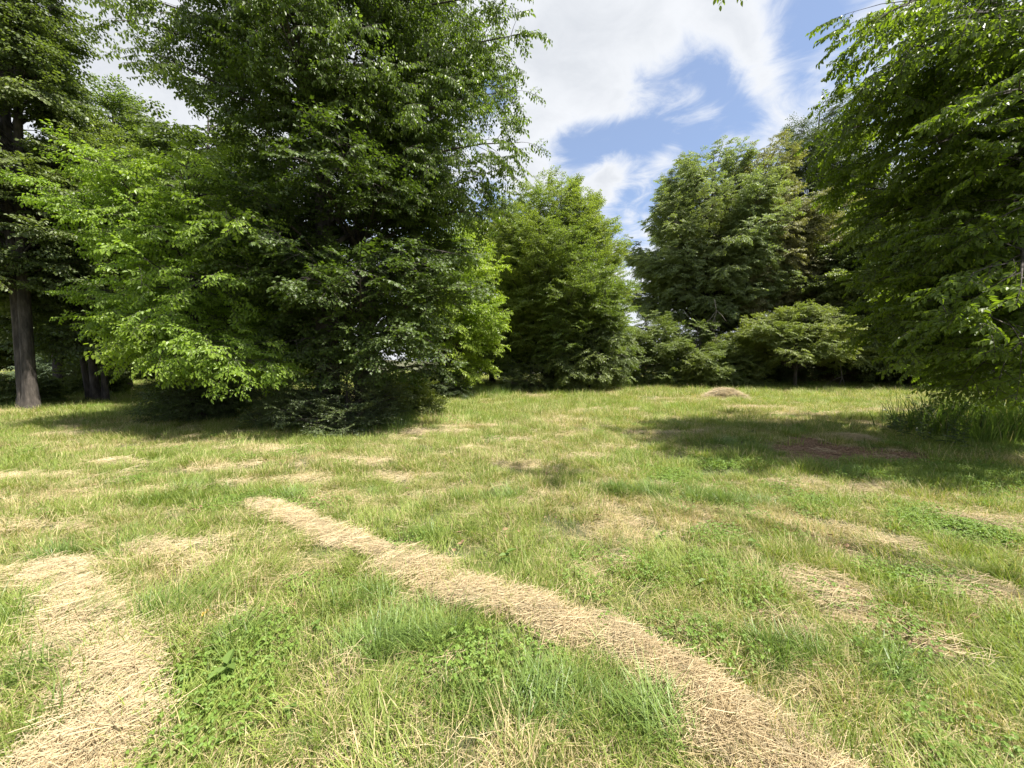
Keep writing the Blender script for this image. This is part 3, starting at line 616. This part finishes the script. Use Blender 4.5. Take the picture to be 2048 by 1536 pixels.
# ------------------------------------------------------------------ grass prototypes
def grass_mat(name, wet, mid, drycol, trans=.35, rough=.55, base=0.0):
    n = NT(name); isl = n.n('ShaderNodeNewGeometry').outputs['Random Per Island']; oi = n.n('ShaderNodeObjectInfo').outputs['Random']
    t = n.attr('tint', 'INSTANCER')
    c = n.mix(n.math('ADD', n.math('MULTIPLY', isl, .7), n.math('MULTIPLY', oi, .3)), wet, mid)
    d = n.math('GREATER_THAN', n.math('ADD', t, n.math('MULTIPLY', isl, 1.0)), 1.0)
    c = n.mix(d, c, n.mix(n.math('FRACT', n.math('MULTIPLY', isl, 37.0)), drycol, tuple(x * .62 for x in drycol)))
    p = n.n('ShaderNodeBsdfPrincipled'); n.l(c, p.inputs['Base Color']); p.inputs['Roughness'].default_value = rough; p.inputs['Specular IOR Level'].default_value = .35
    tr = n.n('ShaderNodeBsdfTranslucent'); n.l(n.mix(1.0, c, (1.25, 1.35, .6), 'MULTIPLY'), tr.inputs[0])
    ms = n.n('ShaderNodeMixShader'); ms.inputs[0].default_value = trans
    n.l(p.outputs[0], ms.inputs[1]); n.l(tr.outputs[0], ms.inputs[2]); n.l(ms.outputs[0], n.out.inputs[0]); return n.m
DRY = (.50, .40, .20)
M_GRASS = grass_mat('grass_blade', (.105, .155, .024), (.38, .44, .10), (.60, .49, .26))
M_TALLG = grass_mat('tall_grass_blade', (.08, .135, .030), (.26, .35, .085), (.5, .44, .24), rough=.42)
M_CLOV = grass_mat('clover_leaf', (.12, .20, .035), (.21, .30, .055), (.3, .36, .1), rough=.55)
M_STRAW = grass_mat('dry_straw', (.62, .49, .30), (.38, .29, .16), (.40, .33, .20), trans=.15, rough=.6)
M_WEED = grass_mat('weed_leaf', (.09, .15, .03), (.15, .22, .045), (.2, .25, .05), rough=.55)

def blade(V, F, p, az, L, w, bend, lean, segs=3):
    d = np.array([cos(az), sin(az), 0]); s = np.array([-sin(az), cos(az), 0]); b = len(V); tw = random.uniform(-.6, .6)
    s = s * cos(tw) + d * sin(tw)
    q = np.array(p, float); ang = lean
    for i in range(segs + 1):
        t = i / segs; ww = w * (1 - t ** 1.6) * .5 if i else w * .4
        if i < segs: V.append(q - s * ww); V.append(q + s * ww)
        else: V.append(q)
        q = q + (d * sin(ang) + np.array([0, 0, cos(ang)])) * L / segs; ang = min(ang + bend / segs, 2.5)
    for i in range(segs - 1): F.append((b + 2 * i, b + 2 * i + 1, b + 2 * i + 3, b + 2 * i + 2))
    F.append((b + 2 * segs - 2, b + 2 * segs - 1, b + 2 * segs))
def proto(colname, mats, builders):
    col = bpy.data.collections.new(colname)
    for q, fn in enumerate(builders):
        random.seed(100 + q + len(colname) * 7); V, F = [], []; fn(V, F)
        col.objects.link(mesh_obj('%s_%02d' % (colname, q), V, F, mats, link=False))
    return col
def tuft(n, r, L, w, bend, lean=.35, flop=0, segs=3):
    def fn(V, F):
        for k in range(n):
            a = random.uniform(0, 6.28); rr = r * math.sqrt(random.random()); l = L * random.uniform(.45, 1.25) * (1.3 - .5 * rr / r)
            az = a + random.gauss(0, .9) if not flop else flop + random.gauss(0, .5)
            blade(V, F, (cos(a) * rr, sin(a) * rr, -.01), az, l, w * random.uniform(.7, 1.3), bend * random.uniform(.2, 1.5), abs(random.gauss(0, lean)) + (.5 if flop else 0), segs)
    return fn
def mown(n, r):
    def fn(V, F):
        for k in range(n):
            a = random.uniform(0, 6.28); rr = r * math.sqrt(random.random())
            blade(V, F, (cos(a) * rr, sin(a) * rr, -.01), random.uniform(0, 6.28), random.uniform(.03, .085), random.uniform(.0025, .0045), random.uniform(0, 1.2), abs(random.gauss(0, .55)), 2)
        for k in range(n // 6):
            a = random.uniform(0, 6.28); rr = r * math.sqrt(random.random()); 
            blade(V, F, (cos(a) * rr, sin(a) * rr, random.uniform(.01, .04)), random.uniform(0, 6.28), random.uniform(.06, .16), .003, random.uniform(0, .3), random.uniform(1.3, 1.6), 2)
    return fn
def clover(n, r, leafk=1.0):
    def fn(V, F):
        lv, lf = leaf_geo('round')
        for k in range(n):
            a = random.uniform(0, 6.28); rr = r * math.sqrt(random.random()); h = random.uniform(.02, .075); c0 = np.array([cos(a) * rr, sin(a) * rr, h])
            tilt = np.array([random.gauss(0, .3), random.gauss(0, .3), 0]); a0 = random.uniform(0, 6.28)
            for j in range(3):
                aa = a0 + j * 2.094; d = np.array([cos(aa), sin(aa), -.15]) + tilt * .5
                M = basis(d[None], (tilt[0], tilt[1], 1))[0] * random.uniform(.013, .022) * leafk; b = len(V)
                for v in lv: V.append(M @ v + c0)
                for f in lf: F.append(tuple(b + i for i in f))
    return fn
def straws(n, rx, ry, hgt, along=None, L=(.08, .28), sd=.6):
    def fn(V, F):
        for k in range(n):
            a = random.uniform(0, 6.28); q = math.sqrt(random.random()); p = np.array([cos(a) * rx * q, sin(a) * ry * q, random.uniform(0, hgt) * (1 - q * q * .7)])
            az = random.gauss(along, sd) if along is not None else random.uniform(0, 6.28)
            l = random.uniform(*L); w = random.uniform(.0018, .0034)
            el = random.gauss(0, .2); d = np.array([cos(az) * cos(el), sin(az) * cos(el), sin(el)]); s = np.cross(d, (0, 0, 1)); s /= np.linalg.norm(s)
            up = np.cross(s, d); b = len(V); bow = random.gauss(0, .08) * l
            pts = [p - d * l / 2, p + s * bow + up * abs(random.gauss(0, .03)) * l, p + d * l / 2]
            for x in pts:
                V.append(x - s * w / 2); V.append(x + up * w * .6); V.append(x + s * w / 2)
            for i in range(2):
                o = b + 3 * i; F.append((o, o + 1, o + 4, o + 3)); F.append((o + 1, o + 2, o + 5, o + 4))
    return fn
def seeds(n):
    def fn(V, F):
        for k in range(n):
            x, y = random.gauss(0, .05), random.gauss(0, .05); h = random.uniform(.3, .55); lx, ly = random.gauss(0, .08), random.gauss(0, .08)
            path = np.array([(x + lx * t * t, y + ly * t * t, h * t) for t in (0, .4, .8, 1)]); tube(path, [.0014, .0012, .001, .0006], 3, V, F)
            for j in range(12):
                t = .72 + .28 * j / 12; b = len(V); q = np.array((x + lx * t * t, y + ly * t * t, h * t)); a = random.uniform(0, 6.28)
                d = np.array([cos(a) * .010, sin(a) * .010, .012]); s = np.array([-sin(a), cos(a), 0]) * .0018
                V.extend([q - s, q + s, q + d]); F.append((b, b + 1, b + 2))
    return fn
C_MOWN = proto('mown', M_GRASS, [mown(170, .17) for _ in range(5)])
C_GRASS = proto('grass', M_GRASS, [tuft(120, .15, .13, .0044, 1.1, .45) for _ in range(4)] + [tuft(100, .15, .17, .0044, 1.2, .4, flop=f) for f in (1.0, 4.0)])
C_TALL = proto('tallgrass', M_TALLG, [tuft(80, .11, .22, .0058, 1.5, .35, segs=4) for _ in range(3)] + [tuft(90, .14, .26, .0055, .9, .3, flop=f, segs=4) for f in (.3, 2.6)])
C_CLOV = proto('clover', M_CLOV, [clover(85, .17, .72) for _ in range(3)])
C_STRAW = proto('strawpile', M_STRAW, [straws(170, .17, .14, .085, 0.0, (.06, .26), sd=.9) for _ in range(4)])
C_WISP = proto('wisp', M_STRAW, [straws(38, .20, .13, .03, 0.0, (.05, .22), .8) for _ in range(4)])
C_SEED = proto('seedstalk', M_TALLG, [seeds(5) for _ in range(3)])
C_EDGE = proto('edgegrass', M_TALLG, [tuft(70, .22, .42, .009, .8, .22, segs=4) for _ in range(4)])

def points(y0, y1, dens, seed, slope=1.45, pad=1.0):
    r = RS(seed); n = int(dens * (slope * (y1 * y1 - y0 * y0) + 2 * pad * (y1 - y0)))
    y = np.sqrt(r.rand(n) * (y1 * y1 - y0 * y0) + y0 * y0); x = (r.rand(n) * 2 - 1) * (slope * y + pad); return x, y, r
def lay(name, sets, col, label, cat, kind='stuff', parent=None, npid=5):
    """sets: list of (x, y, scale, tint, rz, lift)"""
    X = np.concatenate([s[0] for s in sets]); Y = np.concatenate([s[1] for s in sets]); SCL = np.concatenate([s[2] for s in sets]); T = np.concatenate([s[3] for s in sets])
    r = RS(len(X)); RZ = np.concatenate([s[4] if len(s) > 4 and s[4] is not None else r.rand(len(s[0])) * 6.283 for s in sets])
    UP = np.concatenate([s[5] if len(s) > 5 else np.zeros(len(s[0])) for s in sets])
    P = np.stack([X, Y, gh(X, Y) + UP], 1); R = np.stack([r.normal(0, .06, len(X)), r.normal(0, .06, len(X)), RZ], 1)
    o = scatter(name, P, R, SCL, r.randint(0, len(col.objects), len(X)), col, T.clip(0, 1), parent)
    NT_COUNT.append((name, len(X))); return tag(o, label, cat, kind=kind)

mo, gr, ta, cl, wi = [], [], [], [], []
for (a, b, dn, sc, sd) in ((.9, 3, 100, 1.0, 1), (3, 5.5, 70, 1.05, 6), (5.5, 10, 36, 1.3, 2), (10, 17, 18, 1.8, 3), (17, 34, 7, 2.7, 4), (34, 60, 1.6, 4.2, 5)):
    x, y, r = points(a, b, dn, sd); soil, straw, dry, tall, broad, rows = covers(x, y)
    k = ((rows > .62 + 1.3 * (vnoise(x, y, 5, 66) - .5)) | (tall > .75)) & (r.rand(len(x)) > soil * .97) & (r.rand(len(x)) > straw * .62)
    x, y, dry, tall, broad = x[k], y[k], dry[k], tall[k], broad[k]; n_ = len(x)
    sz = sc * r.uniform(.75, 1.2, n_); u = r.rand(n_)
    g = vnoise(x, y, 1.1, 77) * .8 + vnoise(x, y, 3.0, 79) * .5
    m1 = u < .5 - .25 * (g > .6); m2 = ~m1
    mo.append((x[m1], y[m1], sz[m1], dry[m1] * 1.2 + .2)); gr.append((x[m2], y[m2], sz[m2] * (.8 + .35 * g[m2]), dry[m2] * .8))
    x, y, r = points(a, b, dn * .8, sd + 20); soil, straw, dry, tall, broad, rows = covers(x, y); n_ = len(x)
    k = ((rows > .55) | (tall > .5)) & (r.rand(n_) > soil) & (r.rand(n_) < np.maximum(tall, .03 + .22 * (vnoise(x, y, 1.4, 83) > .72))) & (y < 40)
    s_ = sc * .85 * r.uniform(.6, 1.15, n_) * (.55 + .55 * tall) * (1 - .2 * (y > 9)) ; ta.append((x[k], y[k], s_[k], dry[k] * .35))
    k = (rows > .8) & (r.rand(n_) > soil) & (r.rand(n_) < np.maximum(broad, .10 * (vnoise(x, y, 1.9, 87) > .62)) * .6) & (y < 18)
    cl.append((x[k], y[k], (sc * r.uniform(.8, 1.3, n_))[k], dry[k] * .2))
    x, y, r = points(a, b, dn * 1.0, sd + 40); soil, straw, dry, tall, broad, rows = covers(x, y); n_ = len(x)
    k = (rows > .8) & (r.rand(n_) < np.maximum(straw * 1.1, .38 * ((dry - .22) * 2.2).clip(0, 1)) * (1 - .5 * soil))
    wi.append((x[k], y[k], (sc * r.uniform(.6, 1.05, n_))[k], r.rand(k.sum()) * .5, r.normal(-.5, .9, k.sum()), .015 + .045 * straw[k] * r.rand(k.sum())))
lay('mown_grass', mo, C_MOWN, 'short mown grass, green mixed with tan stubble, over the whole field', 'grass')
lay('grass_tufts', gr, C_GRASS, 'fuller green grass tufts between the mown stubble', 'grass')
lay('tall_grass', ta, C_TALL, 'long dark green grass left unmown in clumps and folds', 'grass')
lay('clover', cl, C_CLOV, 'low bright clover leaves in patches on the field', 'clover')
lay('scattered_straw', wi, C_WISP, 'thin dry straw strewn over the mown grass in streaks', 'straw')
x, y, r = points(1.3, 12, 1.1, 91); soil, straw, dry, tall, broad, rows = covers(x, y); k = (rows > 1) & (r.rand(len(x)) < .35 + tall)
lay('seed_stalks', [(x[k], y[k], r.uniform(.5, .95, k.sum()), r.rand(k.sum()) * .6)], C_SEED, 'thin upright seed stalks standing above the mown grass', 'grass')

# taller fringe along the hedge and round the trunks
def crumbs(n, r_, a, b):
    def fn(V, F):
        for k in range(n):
            an = random.uniform(0, 6.28); q = r_ * math.sqrt(random.random()); s = random.uniform(a, b); c0 = np.array([cos(an) * q, sin(an) * q, s * .2]); bb = len(V)
            for d in ((1, 0, 0), (0, 1, 0), (-1, 0, 0), (0, -1, 0), (0, 0, .8), (0, 0, -.5)): V.append(c0 + np.array(d) * s * np.array([random.uniform(.6, 1.2) for _ in range(3)]))
            for i in range(4): F.append((bb + i, bb + (i + 1) % 4, bb + 4)); F.append((bb + (i + 1) % 4, bb + i, bb + 5))
    return fn
C_CRUMB = proto('crumb', plain_mat('soil_crumb', (.30, .185, .105), .95, (.16, .10, .06), 20), [crumbs(60, .15, .004, .02) for _ in range(3)])
x, y, r = points(1, 11, 60, 95); soil, straw, dry, tall, broad, rows = covers(x, y); k = r.rand(len(x)) < soil * .8 - .1
lay('soil_crumbs', [(x[k], y[k], r.uniform(.7, 1.5, k.sum()), x[k] * 0)], C_CRUMB, 'loose crumbs of earth lying on the bare soil patches', 'soil crumbs')
def deadleaf(V, F):
    lv, lf = leaf_geo('ovate')
    for k in range(7):
        M = basis(np.array([[random.gauss(0, 1), random.gauss(0, 1), random.gauss(0, .3)]]), (0, 0, 1), random.gauss(0, .5))[0] * random.uniform(.02, .045); c0 = np.array([random.gauss(0, .12), random.gauss(0, .12), random.uniform(.01, .06)]); b = len(V)
        for v in lv: V.append(M @ v + c0)
        for f in lf: F.append(tuple(b + i for i in f))
C_LITTER = proto('litter', plain_mat('dead_leaf', (.30, .20, .10), .7, (.16, .10, .05), 30), [deadleaf] * 3)
x, y, r = points(1.2, 12, 2.2, 97)
lay('leaf_litter', [(x, y, r.uniform(.7, 1.4, len(x)), x * 0)], C_LITTER, 'small brown dead leaves lying here and there in the grass', 'leaf litter')
fr = RS(5); ex, ey, es = [], [], []
def fringe(pts, w, n, s):
    for i in range(len(pts) - 1):
        (x0, y0), (x1, y1) = pts[i], pts[i + 1]; L = math.hypot(x1 - x0, y1 - y0); m = int(n * L); t = fr.rand(m)
        ex.append(x0 + (x1 - x0) * t + fr.normal(0, w, m)); ey.append(y0 + (y1 - y0) * t + fr.normal(0, w, m)); es.append(fr.uniform(.6, 1.15, m) * s)
fringe([gp(700, 800), gp(880, 795), gp(1000, 788), gp(1130, 780), gp(1240, 774), (7.5, 24.5), (15, 25), (24, 25.2), (36, 24)], .7, 16, 1.15)
fringe([(6, 24), (15, 24.2), (26, 24.2)], .7, 8, .8)
fringe([(px(560, 9.6), 9.6), (px(760, 9.2), 9.2), (px(800, 10.2), 10.2)], .28, 26, .9)
fringe([(-19, 12.7), (-15.5, 12.9)], .4, 14, .7); fringe([(-13.5, 13.5), (-10, 12.6), (-6.5, 11.6)], .6, 12, .75)
fringe([(9.6, 8.5), (11.5, 7.8), (15, 7.6)], .4, 46, 2.3); fringe([(5.5, 9.2), (8.8, 9.2)], .25, 20, .42); fringe([(9, 8), (11, 6.5), (13, 5)], .5, 20, .7)
ex, ey, es = map(np.concatenate, (ex, ey, es))
lay('edge_grass', [(ex, ey, es, fr.rand(len(ex)) * .25)], C_EDGE, 'knee-high uncut grass along the hedge and round the trunks', 'grass')

# ------------------------------------------------------------------ hay rows, heap
M_MOUND = plain_mat('shaded_matted_straw', (.16, .115, .06), .9, (.07, .05, .028), 45, .9, (1, 1, 1))  # straw base coloured dark to stand for shaded gaps between the straws
def hay_row(name, label, pts, h, dens, seed):
    r = RS(seed); V, F = [], []; K = 9; n_ = 0; P = np.array([p[:2] for p in pts]); Wd = np.array([p[2] for p in pts])
    m = 60; ts = np.linspace(0, len(pts) - 1, m); cxs = np.interp(ts, range(len(pts)), P[:, 0]); cys = np.interp(ts, range(len(pts)), P[:, 1]); ws = np.interp(ts, range(len(pts)), Wd)
    ws = ws * (.6 + .75 * vnoise(cxs, cys, 2.6, seed + 4)) * (.35 + .65 * (ts / 1.5).clip(0, 1)); cxs = cxs + .12 * (vnoise(ts, ts * 0, .9, seed + 5) - .5)
    tx, ty = np.gradient(cxs), np.gradient(cys); ln = np.hypot(tx, ty); tx, ty = tx / ln, ty / ln
    for i in range(m):
        for k in range(K):
            s = k / (K - 1) * 2 - 1; wob = 1 + .35 * (vnoise(cxs[i], cys[i], 5, seed + (k < K / 2)) - .5); x_ = cxs[i] - ty[i] * s * ws[i] * wob; y_ = cys[i] + tx[i] * s * ws[i] * wob
            V.append((x_, y_, ghf(x_, y_) + h * .8 * (1 - abs(s) ** 2.2) * (1 if 0 < i < m - 1 else 0) * (.7 + .5 * float(vnoise(x_, y_, 6, 3))) - .015))
    for i in range(m - 1):
        for k in range(K - 1): F.append((i * K + k, i * K + k + 1, (i + 1) * K + k + 1, (i + 1) * K + k))
    root = mesh_obj(name, V, F, M_MOUND, smooth=True); tag(root, label, 'hay row', 'raked hay rows')
    L = ln.sum() if False else float(np.hypot(np.diff(cxs), np.diff(cys)).sum()); cnt = int(dens * L * 2 * ws.mean()); i_ = r.randint(0, m, cnt); s = (r.normal(0, .45, cnt) * np.where(r.rand(cnt) < .14, 2.4, 1)).clip(-3, 3) * (.75 + .5 * vnoise(cxs[i_] + r.normal(0, .1, cnt), cys[i_], 5, seed + 9))
    wob = 1 + .3 * (vnoise(cxs[i_], cys[i_], 4, seed) - .5); jx = r.normal(0, .05, cnt)
    X = cxs[i_] - ty[i_] * s * ws[i_] * wob + tx[i_] * jx; Y = cys[i_] + tx[i_] * s * ws[i_] * wob + ty[i_] * jx
    up = h * (1 - np.abs(s / 1.3) ** 2).clip(0, 1) * (.25 + 1.1 * vnoise(X, Y, 7, 3)); rz = np.arctan2(ty[i_], tx[i_]) + r.normal(0, .8, cnt)
    lay('straw', [(X, Y, r.uniform(.55, .95, cnt), r.rand(cnt) * .5, rz, up)], C_STRAW, None, None, parent=root)
    return root
hay_row('hay_row', 'long narrow row of tan hay running diagonally through the foreground', ROW, .038, 215, 61)
hay_row('hay_row', 'broad mat of tan hay in the bottom left corner', ROW_L, .04, 215, 62)
for (X, Y, rx_, hh, lab, nm, tn) in ((1450, 797, .85, .36, 'small rounded heap of hay far out in front of the pale bushes', 'hay_heap', .1), (1705, 882, .55, .10, 'tangle of dead stems on the far rim of the bare soil', 'brush_tangle', .9)):
    cx_, cy_ = gp(X, Y); r = RS(int(X)); V, F = [], []; K = 14
    V.append((cx_, cy_, ghf(cx_, cy_) + hh))
    for j in range(1, 5):
        for k in range(K):
            a = 2 * pi * k / K; q = j / 4 * (1 + .15 * sin(3 * a + X)); V.append((cx_ + cos(a) * rx_ * q, cy_ + sin(a) * rx_ * .7 * q, ghf(cx_, cy_) + hh * (1 - (j / 4) ** 1.6) * r.uniform(.6, 1.25) - .02))
    for k in range(K): F.append((0, 1 + k, 1 + (k + 1) % K))
    for j in range(3):
        for k in range(K): a = 1 + j * K + k; b = 1 + j * K + (k + 1) % K; F.append((a, a + K, b + K, b))
    root = mesh_obj(nm, V, F, M_MOUND, smooth=True); tag(root, lab, 'hay heap' if nm == 'hay_heap' else 'brush tangle')
    cnt = 260; q = r.normal(0, .42, (cnt, 2)).clip(-1, 1); X_ = cx_ + q[:, 0] * rx_; Y_ = cy_ + q[:, 1] * rx_ * .7
    lay('straw', [(X_, Y_, r.uniform(1.0, 1.7, cnt) if nm == 'hay_heap' else r.uniform(.6, 1.1, cnt), np.full(cnt, .5), r.normal(0, .8, cnt), hh * (1 - (np.hypot(q[:, 0], q[:, 1])).clip(0, 1) ** 1.5) * r.uniform(.7, 1.15, cnt))], C_STRAW if nm == 'hay_heap' else C_WISP, None, None, parent=root)

# ------------------------------------------------------------------ single weeds in the foreground
lvw, lfw = leaf_geo('ovate')
LW = bpy.data.meshes.new('leaf'); LW.from_pydata([tuple(v) for v in lvw], [], lfw); LW.materials.append(M_WEED); LW.update()
LYL = bpy.data.meshes.new('leaf'); LYL.from_pydata([tuple(v) for v in lvw], [], lfw); LYL.materials.append(plain_mat('yellow_leaf', (.5, .42, .05), .5, (.45, .12, .04), 12)); LYL.update()
def weed(X, Y, nl, L, h, label, seed, me=None):
    x_, y_ = gp(X, Y); r = RS(seed); root = thing('weed_plant', label, 'weed', (x_, y_, ghf(x_, y_)), 'broad-leaved weeds in the grass'); V, F = [], []
    tube(np.array([(0, 0, 0), (.01, 0, h * .5), (0, .01, h)]), [.003, .0025, .002], 5, V, F); mesh_obj('stem', V, F, M_TALLG, root)
    for k in range(nl):
        o = bpy.data.objects.new('leaf', me or LW); COL.objects.link(o); o.parent = root
        az = k * 2.4 + r.rand(); hh = h * (.35 + .65 * (k + 1) / nl); d = np.array([cos(az), sin(az), .55 - .7 * (1 - k / nl)])
        M = basis(d[None], (0, 0, 1), r.uniform(-.3, .3))[0] * L * r.uniform(.7, 1.1); T = np.eye(4); T[:3, :3] = M; T[:3, 3] = (0, 0, hh); o.matrix_local = Matrix(T.tolist())
for i, (X, Y, nl, L, h, lab) in enumerate([
        (430, 1400, 7, .085, .11, 'broad-leaved weed near the bottom left, beside the broad mat of hay'), (1012, 1150, 6, .09, .12, 'upright broad-leaved weed just beyond the long hay row'),
        (1410, 1200, 6, .06, .07, 'pale broad-leaved weed right of the long hay row'), (620, 1290, 5, .05, .08, 'small weed in the grass left of the long hay row'),
        (1330, 1090, 6, .07, .10, 'weed with narrow leaves in the open grass right of centre'), (1520, 1110, 5, .08, .09, 'weed on the left side of the small bare strip of soil'),
        (560, 1480, 6, .05, .07, 'low weed at the bottom edge left of centre'), (1740, 1330, 5, .05, .07, 'low weed among flattened grass at lower right')]):
    weed(X, Y, nl, L, h, lab, 200 + i)
weed(395, 1262, 3, .06, .05, 'fallen yellow and red leaves caught in the grass at lower left', 230, LYL)

# tall weeds in front of the near trunk: each stalk with narrow leaves
lvl, lfl = leaf_geo('long')
LN = bpy.data.meshes.new('leaf'); LN.from_pydata([tuple(v) for v in lvl], [], lfl); LN.materials.append(M_BUSH); LN.update()
LABS = ['tall dark weed farthest left in front of the near trunk, arching over the grass', 'tall weed second from the left in the clump by the near trunk', 'many-leaved weed in the middle of the clump by the near trunk',
        'tallest weed stalk of the clump at the right edge', 'slanting weed between the bare soil and the near trunk', 'short weed at the clump front beside the near trunk', 'weed stalk close against the near trunk', 'bushy weed stalk just left of the near trunk']
for i, (X, Y, h) in enumerate([(1800, 868, .75), (1850, 872, 1.0), (1885, 880, 1.15), (1940, 868, 1.35), (1830, 885, .7), (1910, 900, .8), (2000, 870, 1.2), (1970, 880, 1.1)]):
    x_, y_ = gp(X, Y); r = RS(300 + i); root = thing('tall_weed', LABS[i], 'weed', (x_, y_, ghf(x_, y_)), 'tall weeds by the near trunk')
    for s in range(6):
        V, F = [], []; hh = h * r.uniform(.6, 1.05); lx, ly = r.normal(0, .3, 2) * hh; bx_, by_ = r.normal(0, .12, 2)
        pt = lambda t: np.array([bx_ + lx * t ** 1.8, by_ + ly * t ** 1.8, hh * (t - .12 * t * t)])
        tube(np.array([pt(t) for t in np.linspace(0, 1, 6)]), np.linspace(.005, .0015, 6), 4, V, F); st = mesh_obj('stalk', V, F, M_BUSH, root)
        for k in range(13):
            t = .15 + .83 * k / 12; o = bpy.data.objects.new('leaf', LN); COL.objects.link(o); o.parent = st; az = k * 2.4 + r.rand(); d = np.array([cos(az), sin(az), r.uniform(-.2, .7)])
            T = np.eye(4); T[:3, :3] = basis(d[None])[0] * r.uniform(.09, .16) * (1.15 - .5 * t); T[:3, 3] = pt(t); o.matrix_local = Matrix(T.tolist())

# ------------------------------------------------------------------ things glimpsed beyond the trees
def box(V, F, x0, x1, y0, y1, z0, z1):
    b = len(V); V.extend([(x, y, z) for z in (z0, z1) for y in (y0, y1) for x in (x0, x1)])
    F.extend([tuple(b + i for i in f) for f in ((0, 2, 3, 1), (4, 5, 7, 6), (0, 1, 5, 4), (2, 6, 7, 3), (0, 4, 6, 2), (1, 3, 7, 5))])
M_WHITE = plain_mat('white_siding', (.78, .78, .76), .6, (.7, .7, .69), 3); M_ROOF = plain_mat('grey_shingles', (.12, .12, .125), .85, (.07, .07, .075), 8, .3)
M_GLASS = plain_mat('window_glass', (.04, .05, .06), .12, (.03, .035, .04), 2); M_WOOD = plain_mat('old_wood', (.20, .12, .08), .8, (.12, .07, .045), 10, .3, (1, 1, .2))
def house(x, y, w, d, h, label, rz=0, seed=1):
    z = ghf(x, y); root = thing('white_house', label, 'house', (x, y, z), 'white houses beyond the trees', rz)
    for k in range(int(h / .28)):
        V, F = [], []; e = .012 * (k % 2); box(V, F, -w / 2 - e, w / 2 + e, -e, d + e, k * .28, k * .28 + .278); mesh_obj('siding_board', V, F, M_WHITE, root)
    V, F = [], []; o = .4; rh = w * .18
    V += [(-w / 2 - o, -o, h), (w / 2 + o, -o, h), (w / 2 + o, d + o, h), (-w / 2 - o, d + o, h), (-w / 2 - o, d / 2, h + rh), (w / 2 + o, d / 2, h + rh)]
    F += [(0, 1, 5, 4), (2, 3, 4, 5), (0, 4, 3), (1, 2, 5), (0, 3, 2, 1)]; mesh_obj('roof', V, F, M_ROOF, root)
    for X_ in np.arange(-w / 2 + 1.3, w / 2 - 1, 2.4):
        V, F = [], []; box(V, F, X_ - .5, X_ + .5, -.06, -.015, 1.0, 2.3); fr_ = mesh_obj('window', V, F, M_WHITE, root)
        V, F = [], []; box(V, F, X_ - .42, X_ + .42, -.075, -.065, 1.08, 1.62); box(V, F, X_ - .42, X_ + .42, -.075, -.065, 1.68, 2.22); mesh_obj('pane', V, F, M_GLASS, fr_)
    V, F = [], []; box(V, F, w / 2 - .95, w / 2 - .1, -.07, -.013, 0, 2.05); mesh_obj('door', V, F, M_WOOD, root)
house(px(1035, 52), 52, 11, 8, 3.1, 'white single-storey house glimpsed under the tree in the middle')
house(px(1215, 60), 60, 13, 8, 3.0, 'low white house glimpsed right of the middle behind the white rails')
root = thing('white_fence', 'white rail fence seen low between the locust and the hedge bushes', 'fence', (px(1165, 31), 31, ghf(px(1165, 31), 31)))
for k in range(6): V, F = [], []; box(V, F, k * 1.1 - .06, k * 1.1 + .06, -.06, .06, -.1, 1.15); mesh_obj('post', V, F, M_WHITE, root)
for k in range(3): V, F = [], []; box(V, F, -.2, 5.7, -.085, -.063, .3 + .33 * k, .42 + .33 * k); mesh_obj('rail', V, F, M_WHITE, root)
x_, y_ = px(1228, 25.2), 25.2; root = thing('leaning_board', 'white board leaning in the tall grass beside a reddish one at the hedge gap', 'board', (x_, y_, ghf(x_, y_)))
V, F = [], []; box(V, F, -.07, .07, -.02, .02, -.05, 1.05); o = mesh_obj('board', V, F, M_WHITE, root); o.rotation_euler = (.1, .38, 0)
V, F = [], []; box(V, F, -.12, .12, -.02, .02, -.05, .95); o = mesh_obj('board', V, F, M_WOOD, root); o.location = (-.32, .1, 0); o.rotation_euler = (-.1, -.12, 0); o['label'] = 'reddish weathered board'
lx_, ly_ = gp(1108, 781); V, F = [], []
tube(np.array([(-.75, 0, .2), (-.3, .03, .22), (.2, 0, .24), (.75, -.05, .27)]), [.15, .16, .14, .12], 9, V, F, .1, RS(3)); b = len(V) - 9
F.append(tuple(range(8, -1, -1))); F.append(tuple(range(b, b + 9)))
root = mesh_obj('fallen_log', V, F, DEAD, smooth=True); root.location = (lx_, ly_, ghf(lx_, ly_)); tag(root, 'pale fallen log in the grass before the dark undergrowth', 'log')
for (X, Y, d, sd, lab) in ((1425, 600, 25, 1, 'bare pale dead branch hanging before the grey-green tree trunk'), (1680, 730, 24, 2, 'pale dead branch low against the dark thicket')):
    r = RS(sd); V, F = [], []; root_p = at(X, Y, d); zz = np.array([0., 0, 0]); paths = [np.array([(0, 0, 0), (.15, 0, -.8), (-.1, .1, -1.7), (.15, 0, -2.4)])]
    for k in range(9):
        s0 = paths[0][1 + k % 3] * r.uniform(.8, 1); dd = np.array([r.uniform(-1, 1), r.uniform(-.4, .4), r.uniform(-1.2, .3)]); paths.append(np.array([s0, s0 + dd * .5 + r.normal(0, .08, 3), s0 + dd]))
    for i, pth in enumerate(paths): tube(pth, np.linspace(.035 if i == 0 else .016, .006, len(pth)), 5, V, F)
    o = mesh_obj('dead_branch', V, F, DEAD); o.location = root_p; tag(o, lab, 'branch')
print('INSTANCES', sum(c for _, c in NT_COUNT)); print(NT_COUNT)
